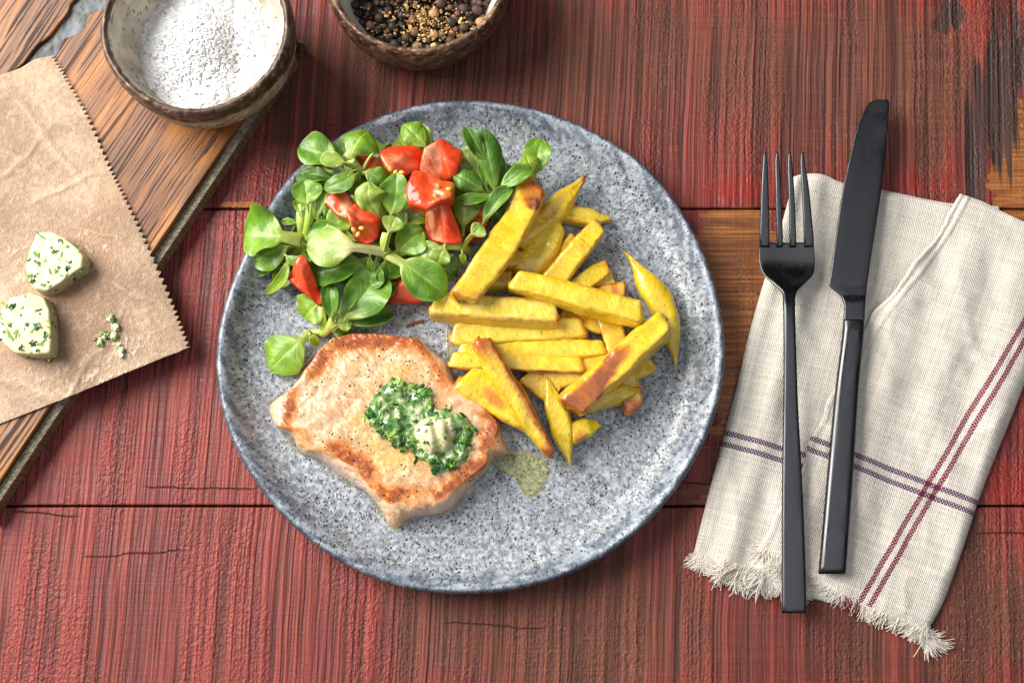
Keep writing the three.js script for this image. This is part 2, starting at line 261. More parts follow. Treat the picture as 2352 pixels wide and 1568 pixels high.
// ---------- brown baking paper with a zigzag edge ----------
const paperTop = (x, z) => { // rests on the board, bends a little where it leaves it
  const [, b] = boardXY(V(x, 0, z)), over = Math.max(0, b - 0.0);
  return BH + 0.0005 + 0.0016 * fbm(x * 34, z * 26, 2) * sm(0.012, -0.02, b) + 0.0030 * sm(0.3, 0.9, fbm(x * 15 + 5, z * 13, 2)) * sm(0.02, -0.03, b) - over * over * 1.6;
};
{
  const curve = (list) => { const c = new THREE.CatmullRomCurve3(list.map(([x, y]) => P(x, y, BH))); return (t) => c.getPoint(clamp(t)); };
  const right = curve([[122, 131], [160, 195], [205, 275], [252, 385], [292, 465], [342, 572], [395, 700], [430, 797]]);
  const left = curve([[-150, 235], [-140, 520], [-125, 800], [-110, 1010]]);
  const top = curve([[-150, 235], [-60, 205], [0, 176], [45, 160], [85, 138], [122, 131]]), bot = curve([[-110, 1010], [15, 968], [150, 915], [260, 868], [350, 830], [430, 797]]);
  const teeth = 58;
  const pos = (u, v) => { // u down, v across
    const L = left(u), Rr = right(u), T = top(v), B = bot(v);
    const c00 = left(0), c01 = right(0), c10 = left(1), c11 = right(1);
    const f = (k) => (1 - v) * L[k] + v * Rr[k] + (1 - u) * T[k] + u * B[k] - ((1 - u) * (1 - v) * c00[k] + (1 - u) * v * c01[k] + u * (1 - v) * c10[k] + u * v * c11[k]);
    let x = f('x'), z = f('z');
    const w = sm(0.93, 1, v), saw = Math.abs((u * teeth) % 1 - 0.5) * 2; x += w * (saw - 0.5) * 0.0019 * (0.7 + 0.6 * hash2(Math.floor(u * teeth), 3)); z -= w * (saw - 0.5) * 0.0012;
    const e = sm(0.0, 0.02, 1 - u) * 1; x += (1 - e) * (fbm(v * 60, 4, 2) - 0.5) * 0.001;
    return [x, paperTop(x, z), z];
  };
  const g = shell(432, 70, pos, 0.00012, { uv: (u, v, p) => [(p[0] + 0.30) / 0.16, (p[2] + 0.17) / 0.22] });
  const creases = [[20, 200, 230, 470, 9], [-20, 430, 130, 290, 8], [-30, 330, 150, 420, 7], [60, 480, 260, 380, 6], [0, 860, 150, 930, 10], [150, 930, 300, 700, 7], [250, 640, 390, 720, 7], [150, 520, 300, 560, 5]];
  const m = bake(900, 1238, (u, v, [px, py, mot0, cr, gr, lo, cre]) => {
    const x = -0.30 + u * 0.16, z = -0.17 + v * 0.22, fib = vn(x * 2600 + z * 900, z * 2600 - x * 500), mot = mot0 * 0.75 + 0.25 * vn(x * 700, z * 700);
    let c = mix3([146, 120, 96], [182, 156, 130], sm(0.25, 0.75, mot)); c = mix3(c, [146, 112, 82], sm(0.5, 0.72, cr) * 0.55);
    // greasy smears and scraps of butter round the two pats
    const st = 0.5 * vn(x * 300 + z * 240, z * 200 - x * 240) + 0.3 * vn(x * 800 + z * 500, z * 500 - x * 700) + 0.2 * vn(x * 2000, z * 2000), wh = sm(0.52, 0.80, st) * clamp(lo);
    c = mix3(c, [138, 102, 74], gr * sm(0.35, 0.6, cr) * 0.6); c = mix3(c, [216, 204, 182], wh * 0.8);
    const fl = sm(0.88, 0.92, vn(x * 900 + z * 300, z * 400 - x * 500)); c = mix3(c, [206, 182, 152], fl * 0.4); c = mix3(c, [206, 184, 158], sm(0.2, 1, cre) * 0.25);
    const k = 0.93 + 0.14 * fib;
    return [c[0] * k, c[1] * k, c[2] * k, 0.35 * mot + 0.3 * cre + 0.1 * fib + wh * 0.2, 0.72 - gr * 0.3 * mot];
  }, THREE.MirroredRepeatWrapping, true, (u, v) => { const x = -0.30 + u * 0.16, z = -0.17 + v * 0.22, [px, py] = toPx(x, BH, z), gr = blob(px, py, 130, 690, 190, 190); let cre = 0; for (const [x0, y0, x1, y1, w] of creases) { const L2 = (x1 - x0) ** 2 + (y1 - y0) ** 2, t = ((px - x0) * (x1 - x0) + (py - y0) * (y1 - y0)) / L2, d = ((px - x0) * (y1 - y0) - (py - y0) * (x1 - x0)) / Math.sqrt(L2) + (fbm(px * 0.02, y0, 2) - 0.5) * 22; cre += Math.max(0, 1 - Math.abs(d) / (w * 1.6)) * sm(-0.1, 0.25, t) * sm(1.1, 0.75, t); }
    return [px, py, fbm(x * 55, z * 55, 3), fbm(x * 30 + 9, z * 26, 4), gr, 0.35 * gr + 1.1 * blob(px, py, 225, 590, 40, 80) + 0.9 * blob(px, py, 235, 880, 130, 40) + 0.9 * blob(px, py, 290, 800, 60, 50) + 0.5 * blob(px, py, 30, 590, 40, 70), cre]; }, 4);
  solo('baking_paper', g, phys({ ...m, bumpScale: 0.0016, roughness: 0.9 }), 'sheet of brown baking paper with a zigzag cut edge, under the butter', 'paper');
}

// ---------- plate ----------
const PF = 0.0052, RIM = 0.0175; // floor and rim heights of the plate
const plL = P(490, 810, RIM), plR = P(1664, 800, RIM), plT = P(1095, 226, RIM), plB = P(1060, 1368, RIM);
const PC = V((plL.x + plR.x) / 2, 0, (plT.z + plB.z) / 2), PRx = (plR.x - plL.x) / 2, PRz = (plB.z - plT.z) / 2;
const plateR = (th) => { const c = Math.cos(th), s = Math.sin(th), base = PRx * PRz / Math.hypot(PRz * c, PRx * s); const d = (a) => Math.exp(-((turn(th - a) / 0.32) ** 2)); return base * (1 + 0.004 * Math.sin(3 * th + 1) + 0.003 * Math.sin(7 * th + 0.4) - 0.035 * d(Math.PI + 0.42) + 0.008 * d(-0.9) - 0.006 * d(2.2)); };
const plateFloor = (x, z) => PF + 0.0002 * (fbm(x * 40, z * 40, 2) - 0.5);
{
  const prof = [[0.0, PF], [0.3, PF], [0.55, PF], [0.70, PF], [0.78, PF + 0.0001], [0.83, PF + 0.0004], [0.865, PF + 0.0012], [0.895, PF + 0.0029], [0.92, PF + 0.0055], [0.94, PF + 0.0083], [0.956, RIM - 0.0017], [0.969, RIM - 0.0005], [0.980, RIM], [0.990, RIM - 0.0005], [0.998, RIM - 0.0019], [1.0, RIM - 0.0036], [0.994, RIM - 0.0062], [0.975, RIM - 0.0098], [0.945, RIM - 0.0132], [0.91, 0.0021], [0.87, 0.0006], [0.84, 0.0], [0.7, 0.0], [0.4, 0.0], [0.0, 0.0]];
  const cv = new THREE.CatmullRomCurve3(prof.map(([r, y]) => V(r, y, 0)), false, 'centripetal');
  const NU = 130, pr = cv.getPoints(NU);
  const g = surf(NU, 300, (u, v) => { const q = pr[Math.round(u * NU)], th = -v * 2 * Math.PI, R = plateR(th) * Math.max(q.x, 0.0005), x = PC.x + Math.cos(th) * R, z = PC.z + Math.sin(th) * R, w = sm(0.9, 0.97, q.x); return [x, Math.max(0, q.y + w * (0.0011 * Math.sin(2 * th + 1.3) + 0.0012 * (fbm(Math.cos(th) * 3 + 9, Math.sin(th) * 3, 2) - 0.5)) * sm(0.003, 0.012, q.y)), z]; }, { wrap: true });
  planarUV(g, PC.x - 0.125, PC.z - 0.125, 0.25, 0.25);
  const rs = rng(31), N = 1800, spot = new Float32Array(N * N);
  const dot = (cx, cy, r, a) => { const R = Math.ceil(r + 2); for (let j = -R; j <= R; j++) for (let i = -R; i <= R; i++) { const x = Math.floor(cx) + i, y = Math.floor(cy) + j; if (x < 0 || y < 0 || x >= N || y >= N) continue; const d = Math.hypot(i, j), k = a * clamp(r + 0.6 - d, 0, 1); if (k > spot[y * N + x]) spot[y * N + x] = k; } };
  for (let k = 0; k < 34000; k++) { const cl = rs(), x = rs() * N, y = rs() * N; if (fbm(x / 60, y / 60, 3) + rs() * 0.5 < 0.62) continue; const r = 0.9 + 3.0 * Math.pow(rs(), 3.4); dot(x, y, r, 0.5 + 0.5 * rs()); if (cl > 0.85) for (let q = 0; q < 3; q++) dot(x + (rs() - 0.5) * 24, y + (rs() - 0.5) * 24, 0.8 + 1.4 * rs(), 0.8); }
  const glaze = bake(N, N, (u, v, [big, lip, streak, edge, mid]) => {
    const x = (u - 0.5) * 0.25, z = (v - 0.5) * 0.25, mot = 0.5 * mid + 0.3 * vn(x * 850, z * 850) + 0.2 * vn(x * 1700 + 3, z * 1700), fine = vn(x * 2800, z * 2800);
    let k = sm(0.18, 0.84, mot * 0.72 + big * 0.12 + fine * 0.16);
    let c = mix3([104, 113, 123], [196, 203, 208], k);
    c = mix3(c, [146, 134, 126], sm(0.66, 0.76, vn(x * 700 + 40, z * 700)) * 0.35);
    // thinner, darker glaze streaking along the lip
    c = mix3(c, mix3([70, 80, 96], [160, 170, 182], clamp(1 - streak * 0.9 + (mot - 0.5) * 0.8)), lip * 0.6);
    c = mix3(c, [58, 68, 82], edge * 0.75);
    const s = spot[Math.min(N - 1, Math.floor(v * N)) * N + Math.min(N - 1, Math.floor(u * N))] * (1 - lip * 0.3); c = mix3(c, [24, 26, 32], s * 0.92);
    return [c[0], c[1], c[2], 0.5 + (mot - 0.5) * 0.35 - s * 0.25 + (big - 0.5) * 0.25, 0.26 + 0.12 * fine + s * 0.2];
  }, THREE.ClampToEdgeWrapping, true, (u, v) => { const x = (u - 0.5) * 0.25, z = (v - 0.5) * 0.25, th = Math.atan2(z, x), rr = Math.hypot(x, z) / plateR(th), ct = Math.cos(th), st = Math.sin(th); return [fbm(x * 60 + 4, z * 60, 3), sm(0.915, 0.95, rr + (fbm(ct * 14 + 30, st * 14, 3) - 0.5) * 0.07), sm(0.36, 0.66, fbm(ct * 22 + rr * 20, st * 22 + rr * 60, 3)), sm(0.978, 0.997, rr + (fbm(ct * 30, st * 30, 2) - 0.5) * 0.02), vn(x * 800, z * 800)]; }, 3);
  solo('dinner_plate', g, phys({ ...glaze, bumpScale: 0.0007, roughness: 1, clearcoat: 0.15, clearcoatRoughness: 0.3 }), 'round grey blue stoneware plate with black speckles and a raised rim', 'plate');
}

// ---------- small bowls ----------
function bowl(name, label, c, baseY, R, H, colors, seed) {
  const t = thing(name, label, 'bowl', V(c.x, baseY, c.z));
  const wob = (th) => 1 + 0.012 * Math.sin(2 * th + seed) + 0.008 * Math.sin(3 * th + 2 * seed) + 0.005 * Math.sin(5 * th);
  const ring = (prof, n, color, rough) => {
    const cv = new THREE.CatmullRomCurve3(prof.map(([r, y]) => V(r, y, 0)), false, 'centripetal'), q = cv.getPoints(n);
    return surf(n, 260, (u, v) => { const p = q[Math.round(u * n)], th = -v * 2 * Math.PI, w = wob(th), b = rough * (fbm3(Math.cos(th) * 14 + seed, Math.sin(th) * 14, p.y / R * 14, 3) - 0.5), r = (Math.max(p.x, 0.004) * w + b * sm(0.3, 0.8, p.x)) * R; return [c.x + Math.cos(th) * r, baseY + Math.max(0, p.y * (1 + 0.03 * Math.sin(th * 2 + seed + 1) * sm(0.5, 1, p.y / H)) + b * 0.3 * R * sm(0.4, 1, p.y / H)), c.z + Math.sin(th) * r]; }, { wrap: true, color: (u, v, p) => lin(color(p[0] - c.x, p[1] - baseY, p[2] - c.z, v)) });
  };
  const inner = ring([[0.0, 0.006], [0.3, 0.006], [0.55, 0.008], [0.72, 0.013], [0.82, 0.022], [0.875, H * 0.72], [0.90, H - 0.0022], [0.912, H - 0.0006]], 70, colors.inner, 0.006);
  const lip = ring([[0.905, H - 0.0012], [0.918, H - 0.0001], [0.945, H + 0.0009], [0.972, H + 0.0004], [0.992, H - 0.0014], [1.0, H - 0.004], [1.0, H - 0.0075]], 26, colors.rim, 0.022);
  const outer = ring([[0.998, H - 0.0068], [0.995, H * 0.72], [0.965, H * 0.5], [0.90, H * 0.3], [0.80, H * 0.14], [0.66, 0.002], [0.56, 0.0], [0.3, 0.0], [0.0, 0.0]], 60, colors.outer, 0.010);
  part('inside', inner, std({ vertexColors: true, roughness: 0.48 }), t); part('wall', outer, std({ vertexColors: true, roughness: 0.75 }), t);
  part('rim', lip, phys({ vertexColors: true, roughness: colors.rimRough }), t);
  return { t, wob };
}
const speck = (x, y, z, f, th, c, s, k = 0.8) => { const n = vn3(x * f, y * f, z * f); return mix3(c, s, sm(th, th + 0.07, n) * k); };
const saltC = P(449, 58, BH + 0.041), saltR = pxw(229, BH + 0.041), saltH = 0.041;
bowl('salt_bowl', 'small beige stoneware bowl with a dark brown rim, filled with coarse salt', saltC, BH + 0.0002, saltR, saltH, {
  inner: (x, y, z) => { const n = fbm3(x * 160, y * 160, z * 160, 3); let c = mix3([178, 168, 150], [214, 206, 190], sm(0.3, 0.7, n)); c = speck(x, y, z, 900, 0.80, c, [70, 50, 36]); return mix3(c, [72, 52, 38], sm(0.72, 0.84, vn3(x * 420, y * 420, z * 420)) * sm(0.55, 0.66, fbm3(x * 45 + 3, y * 45, z * 45 + 7, 2)) * 0.8); },
  rim: (x, y, z) => { const n = fbm3(x * 380, y * 380, z * 380, 3); return mix3(mix3([58, 42, 34], [112, 88, 74], sm(0.3, 0.75, n)), [176, 150, 120], sm(0.74, 0.82, vn3(x * 1100, y * 1100, z * 1100)) * 0.8); },
  outer: (x, y, z) => { const e = sm(saltH - 0.013, saltH - 0.006, y + (fbm3(x * 120, y * 200, z * 120, 3) - 0.5) * 0.012), n = fbm3(x * 150, y * 150, z * 150, 3); let c = mix3([186, 168, 140], [222, 210, 190], sm(0.3, 0.7, n)); c = mix3(c, [120, 88, 52], sm(0.55, 0.7, fbm3(x * 260, y * 500, z * 260 + 3, 3)) * 0.7 * sm(-0.01, 0.02, x)); c = speck(x, y, z, 800, 0.78, c, [80, 56, 38]); return mix3(c, [62, 44, 34], e * 0.9); },
  rimRough: 0.42,
}, 1.2);
const pepC = P(961, -70, 0.040), pepR = pxw(224, 0.040), pepH = 0.040;
bowl('pepper_bowl', 'small rough brown stoneware bowl holding black peppercorns', pepC, 0.0002, pepR, pepH, {
  inner: (x, y, z) => { const n = fbm3(x * 160, y * 160, z * 160, 3); return speck(x, y, z, 800, 0.80, mix3([176, 172, 160], [212, 210, 200], n), [110, 96, 82], 0.5); },
  rim: (x, y, z) => { const n = fbm3(x * 300, y * 300, z * 300, 3); return mix3(mix3([62, 42, 32], [128, 98, 78], sm(0.3, 0.75, n)), [206, 160, 118], sm(0.70, 0.80, vn3(x * 1000, y * 1000, z * 1000)) * 0.75); },
  outer: (x, y, z) => { const n = fbm3(x * 260, y * 260, z * 260, 3); return mix3(mix3([84, 60, 44], [142, 108, 82], sm(0.3, 0.75, n)), [196, 158, 120], sm(0.72, 0.82, vn3(x * 900, y * 900, z * 900)) * 0.6); },
  rimRough: 0.5,
}, 3.1);

// ---------- coarse salt ----------
{
  const y0 = BH + 0.0002, lvl = (x, z) => { const dx = x - saltC.x, dz = z - saltC.z, r = Math.hypot(dx, dz) / saltR, hx = (dx + 0.002) / 0.024, hz = (dz - 0.006) / 0.026; const mound = 0.0165 * Math.exp(-(hx * hx + hz * hz)); return y0 + 0.0135 + mound + 0.006 * sm(0.35, 0.8, (dz + dx * 0.5) / saltR) - 0.003 * sm(0.1, 0.7, -dx / saltR) + 0.003 * (fbm(x * 130, z * 130, 3) - 0.5) - 0.001 * r - 0.0028 * Math.exp(-(((dx - 0.013 - dz * 0.1) / 0.004) ** 2)); };
  const heap = thing('coarse_salt', 'heap of coarse white salt crystals inside the beige bowl', 'salt', V(saltC.x, y0 + 0.008, saltC.z)); heap.userData.kind = 'stuff';
  const g = surf(60, 120, (u, v) => { const th = -v * 2 * Math.PI, r = saltR * 0.875 * Math.max(u, 0.003), x = saltC.x + Math.cos(th) * r, z = saltC.z + Math.sin(th) * r, top = lvl(x, z); return [x, top - 0.0008, z]; }, { wrap: true });
  const saltMat = phys({ color: new THREE.Color().setRGB(0.76, 0.767, 0.775), roughness: 0.38 });
  part('salt_bed', g, std({ color: new THREE.Color().setRGB(0.74, 0.747, 0.755), roughness: 0.8 }), heap).userData.kind = 'stuff';
  const r = rng(91);
  for (let k = 0; k < 3; k++) {
    let cg = new THREE.IcosahedronGeometry(1, 1); cg.deleteAttribute('uv'); cg.deleteAttribute('normal'); cg = mergeVertices(cg, 1e-4); const p = cg.attributes.position;
    for (let i = 0; i < p.count; i++) { const s = 0.72 + 0.5 * hash3(i, k, 5); p.setXYZ(i, p.getX(i) * s * (k === 1 ? 1.25 : 1), p.getY(i) * s * 0.85, p.getZ(i) * s); }
    cg = cg.toNonIndexed(); cg.computeVertexNormals();
    const n = 2200, im = new THREE.InstancedMesh(cg, saltMat, n); im.name = 'salt_crystals'; im.userData.kind = 'stuff'; im.castShadow = im.receiveShadow = true; const M = new THREE.Matrix4(), q = new THREE.Quaternion(), e = new THREE.Euler();
    for (let i = 0; i < n; i++) {
      const th = r() * 2 * Math.PI, rad = saltR * 0.855 * Math.sqrt(r()), x = saltC.x + Math.cos(th) * rad, z = saltC.z + Math.sin(th) * rad, dx = x - saltC.x, dz = z - saltC.z;
      const coarse = sm(0.35, 0.85, Math.hypot(dx + 0.002, dz - 0.006) / 0.036), s = lerp(0.00062, 0.00125, coarse) * (0.6 + 0.9 * Math.pow(r(), 2.0)) * (r() > 0.94 ? 1.5 : 1);
      e.set(r() * 6, r() * 6, r() * 6); q.setFromEuler(e); M.compose(V(dx, lvl(x, z) + s * 0.0 - heap.position.y, dz), q, V(s, s, s)); im.setMatrixAt(i, M);
    }
    heap.add(im);
  }
}
// ---------- peppercorns ----------
{
  const r = rng(55), shapes = [0, 1, 2].map((k) => {
    let g = new THREE.IcosahedronGeometry(1, 5); g.deleteAttribute('uv'); g.deleteAttribute('normal'); g = mergeVertices(g, 1e-5); const p = g.attributes.position;
    for (let i = 0; i < p.count; i++) { const x = p.getX(i), y = p.getY(i), z = p.getZ(i), n = fbm3(x * 3.2 + k * 9, y * 3.2, z * 3.2, 2), rr = 1 - Math.abs(n - 0.5) * 2, s = 0.90 + 0.16 * (0.5 - sm(0.72, 1, rr) * 0.9) + 0.1 * (vn3(x * 1.3 + k, y * 1.3, z * 1.3) - 0.5); p.setXYZ(i, x * s, y * s, z * s); }
    g.computeVertexNormals(); return g;
  });
  const kinds = [[[44, 34, 32], 'dark wrinkled black peppercorn lying in the brown bowl', 0.46], [[74, 54, 46], 'brownish wrinkled peppercorn lying in the brown bowl', 0.80], [[122, 86, 66], 'reddish brown peppercorn lying in the brown bowl', 0.93], [[178, 140, 96], 'pale tan hulled peppercorn lying in the brown bowl', 1.01]].map(([c, l, p]) => ({ m: std({ color: new THREE.Color().setRGB(...lin(c)), roughness: 0.55 }), l, p }));
  const lvl = (dx, dz) => 0.0150 + 0.004 * Math.exp(-((dx / 0.02) ** 2 + ((dz - 0.008) / 0.02) ** 2));
  const placed = []; let tries = 0;
  while (placed.length < 150 && tries++ < 30000) {
    const th = r() * 2 * Math.PI, rad = pepR * 0.80 * Math.sqrt(r()), dx = Math.cos(th) * rad, dz = Math.sin(th) * rad; if (dz < -0.002) continue;
    const s = r() < 0.12 ? 0.0015 : 0.0022 + 0.0006 * r(), layer = placed.length < 80 ? 0 : 1, y = lvl(dx, dz) + layer * 0.0030 + (r() - 0.5) * 0.001; if (layer && rad > pepR * 0.77) continue;
    if (placed.some((q) => Math.hypot(q[0] - dx, q[1] - y, q[2] - dz) < (q[3] + s) * 0.86)) continue;
    placed.push([dx, y, dz, s]);
    const w = r(), kd = kinds.find((k) => w < k.p), m = new THREE.Mesh(shapes[placed.length % 3], kd.m);
    m.name = numbered('peppercorn'); m.position.set(pepC.x + dx, 0.0002 + y, pepC.z + dz); m.scale.setScalar(s); m.rotation.set(r() * 6, r() * 6, r() * 6); m.castShadow = m.receiveShadow = true; scene.add(m); tag(m, kd.l, 'peppercorn', 'peppercorns in the brown bowl');
  }
  const bed = thing('crushed_pepper', 'crushed pepper flakes and dust scattered among the peppercorns', 'pepper', V(pepC.x, 0.0162, pepC.z)); bed.userData.kind = 'stuff';
  const g = surf(24, 70, (u, v) => { const th = -v * 2 * Math.PI, rr = pepR * 0.80 * Math.max(u, 0.01); return [pepC.x + Math.cos(th) * rr, 0.0135 + 0.003 * (fbm(Math.cos(th) * rr * 300, Math.sin(th) * rr * 300, 2)), pepC.z + Math.sin(th) * rr]; }, { wrap: true });
  part('pepper_dust', g, std({ color: new THREE.Color().setRGB(0.035, 0.026, 0.02), roughness: 0.9 }), bed).userData.kind = 'stuff';
  let fg = new THREE.IcosahedronGeometry(1, 0); const p = fg.attributes.position; for (let i = 0; i < p.count; i++) p.setY(i, p.getY(i) * 0.45); fg.computeVertexNormals();
  const n = 520, im = new THREE.InstancedMesh(fg, std({ color: 0xffffff, roughness: 0.75 }), n), M = new THREE.Matrix4(), q = new THREE.Quaternion(), e = new THREE.Euler(), cols = [[196, 164, 104], [150, 110, 62], [214, 190, 134], [90, 62, 40], [176, 120, 60]];
  im.name = 'pepper_flakes'; im.userData.kind = 'stuff'; im.castShadow = im.receiveShadow = true;
  for (let i = 0; i < n; i++) { const a = r() * 6.283, d = Math.abs(r() + r() + r() - 1.5) * 0.024, dx = Math.cos(a) * d * 1.3 + 0.001, dz = 0.017 + Math.sin(a) * d, s = 0.0004 + 0.0009 * r() * r(); e.set(r() * 6, r() * 6, r() * 6); q.setFromEuler(e); if (Math.hypot(dx, dz) > pepR * 0.76) { i--; continue; } M.compose(V(dx, lvl(dx, dz) + 0.0034 + r() * 0.0016 - bed.position.y + 0.0002, dz), q, V(s, s, s * (0.7 + r()))); im.setMatrixAt(i, M); im.setColorAt(i, new THREE.Color().setRGB(...lin(cols[Math.floor(r() * 5)]))); }
  bed.add(im);
}

// ---------- linen napkin ----------
const linenTop = { L: null, U: null };
{
  const curve = (list, h) => { const c = new THREE.CatmullRomCurve3(list.map(([x, y]) => P(x, y, h)), false, 'centripetal'); return (t) => c.getPoint(clamp(t)); };
  const coons = (l, r, t, b) => (u, v) => { const L = l(u), R = r(u), T = t(v), B = b(v), a = l(0), c = r(0), d = l(1), e = r(1), f = (k) => (1 - v) * L[k] + v * R[k] + (1 - u) * T[k] + u * B[k] - ((1 - u) * (1 - v) * a[k] + (1 - u) * v * c[k] + u * (1 - v) * d[k] + u * v * e[k]); return [f('x'), f('z')]; };
  const Lf = coons(curve([[1826, 402], [1808, 480], [1778, 580], [1735, 720], [1690, 900], [1648, 1060], [1612, 1200], [1592, 1282]], 0.002), curve([[2300, 470], [2290, 760], [2200, 1060], [2080, 1400]], 0.002), curve([[1826, 402], [1848, 396], [1890, 396], [1940, 416], [2050, 436], [2180, 462], [2300, 470]], 0.004), curve([[1592, 1282], [1690, 1322], [1790, 1352], [1920, 1385], [2080, 1400]], 0.002));
  const Uf = coons(curve([[2206, 444], [2165, 520], [2096, 612], [2012, 716], [1960, 800], [1905, 920], [1868, 1000], [1846, 1070], [1805, 1150], [1775, 1200], [1745, 1262]], 0.006), curve([[2560, 560], [2480, 720], [2400, 800], [2330, 960], [2262, 1130], [2215, 1270], [2170, 1390], [2132, 1456]], 0.003), curve([[2206, 444], [2262, 462], [2352, 506], [2460, 540], [2560, 560]], 0.006), curve([[1745, 1262], [1850, 1322], [1990, 1396], [2080, 1430], [2132, 1456]], 0.006));
  const wr = (x, z) => 0.0030 * (fbm(x * 26 + 3 + z * 8, z * 14, 3) - 0.5) - 0.0034 * Math.abs(fbm(x * 24 + 20 - z * 16, z * 16 + x * 12, 3) - 0.5) * 2 - 0.0011 * Math.abs(fbm(x * 70 + 3, z * 60, 2) - 0.5) * 2 + 0.0009 * Math.sin(x * 210 + z * 60) * sm(0.45, 0.6, fbm(x * 14, z * 10, 2));
  const hL = (u, v, x, z) => { const e = Math.min(v * 0.10, u * 0.25, (1 - u) * 0.2) * 1; const fold = sm(0, 0.0075, e) * (1 - 0.85 * sm(0.62, 0.8, v)); return 0.0010 + 0.0034 * Math.sqrt(fold) + wr(x, z) * fold + 0.0010 * Math.sin(v * 26 + u * 3) * Math.exp(-(((v - 0.25) / 0.2) ** 2)) * fold; };
  const hU = (u, v, x, z) => { const rgt = (1 - v) * 0.085, top = u * 0.25, bt = (1 - u) * 0.2, fold = sm(0, 0.009, Math.min(rgt, top + 0.006, bt + 0.004)); const hem = Math.exp(-(((v - 0.018) / 0.012) ** 2)) * 0.0006 + Math.exp(-(((v - 0.085) / 0.018) ** 2)) * 0.0006 * sm(0.75, 0.5, u); return 0.0012 + 0.0050 * Math.sqrt(fold) + (wr(x * 1.1 + 4, z) + hem) * fold; };
  linenTop.L = Lf; linenTop.U = Uf;
  const napkin = thing('linen_napkin', 'folded cream linen napkin with frayed ends and purple and crimson stripes', 'napkin', P(1990, 960, 0));
  const dirA = (a, b) => { const d = P(b[0], b[1], 0.005).sub(P(a[0], a[1], 0.005)); return Math.atan2(d.z, d.x); };
  // weave directions follow the stripes
  const weave = (ang, org) => (x, z) => { const dx = x - org.x, dz = z - org.z, c = Math.cos(ang), s = Math.sin(ang); return [dx * c + dz * s, -dx * s + dz * c]; };
  const oL = P(1660, 990, 0.005), wL = weave(dirA([1660, 990], [1800, 1030]), oL), oU = P(1870, 1008, 0.0065), wU = weave(dirA([1870, 1008], [2236, 1148]), oU);
  const redA = wU(P(2352, 786, 0.0065).x, P(2352, 786, 0.0065).z), redB = wU(P(1988, 1410, 0.0065).x, P(1988, 1410, 0.0065).z);
  const th = 0.00082; // thread spacing
  function cloth(a, b, purple, red) {
    const ja = a + (fbm(a * 60, b * 60, 2) - 0.5) * 0.0008, jb = b + (fbm(a * 60 + 9, b * 60, 2) - 0.5) * 0.0008;
    const i = Math.floor(ja / th), j = Math.floor(jb / th), fx = ja / th - i - 0.5, fy = jb / th - j - 0.5, over = ((i + j) & 1) === 0;
    const tw = 0.75 + 0.5 * hash2(i, 7), tf = 0.75 + 0.5 * hash2(j, 19), slubA = 0.8 + 0.4 * vn(i * 3.1, b * 160), slubB = 0.8 + 0.4 * vn(j * 3.1, a * 160);
    const da = Math.abs(fx) / (0.46 * tw * slubA), db = Math.abs(fy) / (0.46 * tf * slubB);
    const hw = Math.sqrt(Math.max(0, 1 - da * da)) * (over ? 1 : 0.55), hf = Math.sqrt(Math.max(0, 1 - db * db)) * (over ? 0.55 : 1), h = Math.max(hw, hf), warpTop = hw > hf;
    let c = mix3([218, 211, 197], [234, 229, 219], warpTop ? hash2(i, 3) : hash2(j, 5)); // every thread its own undyed cream
    const s = 0.0042, wd = 0.00125; // double stripes
    if (purple && (!warpTop || Math.abs(fx) > 0.24)) { const d = Math.min(Math.abs(b), Math.abs(b - s * 1.25)); if (d < wd) c = [84, 48, 92]; }
    if (red && (warpTop || Math.abs(fy) > 0.20)) { const r0 = lerp(redA[0], redB[0], (b - redA[1]) / (redB[1] - redA[1])), d = Math.min(Math.abs(a - r0), Math.abs(a - r0 + s * 1.12)); if (d < wd * 0.95) c = [118, 18, 50]; }
    return [c[0], c[1], c[2], h];
  }
  const mk = (W, H, inv, purple, red, w, h) => bake(W, H, (u, v) => { const [a, b] = inv(w[0] + u * w[2], h[0] + v * h[2]); return cloth(a, b, purple, red); });
  const Lb = [P(1580, 390).x, 0, 0.150], Lz = [P(1700, 390).z, 0, 0.215], Ub = [P(1735, 440).x, 0, 0.172], Uz = [P(1735, 430).z, 0, 0.212];
  const mL = std({ ...mk(1120, 1560, wL, true, false, Lb, Lz), bumpScale: 0.0006, roughness: 0.95 }), mU = std({ ...mk(1260, 1560, wU, true, true, Ub, Uz), bumpScale: 0.0006, roughness: 0.95 });
  const body = (f, h, NU, NV, low) => { const g = shell(NU, NV, (u, v) => { const [x0, z] = f(u, v), x = x0 + (f === Uf ? (fbm(u * 16, 3, 3) - 0.5) * 0.0036 * sm(0.09, 0.0, v) : 0); return [x, h(u, v, x, z), z]; }, low, {}); return g; };
  const gL = body(Lf, hL, 150, 90, 0.0006), gU = body(Uf, hU, 170, 100, 0.0006);
  planarUV(gL, Lb[0], Lz[0], Lb[2], Lz[2]); planarUV(gU, Ub[0], Uz[0], Ub[2], Uz[2]);
  part('under_layer', gL, mL, napkin); part('top_flap', gU, mU, napkin);
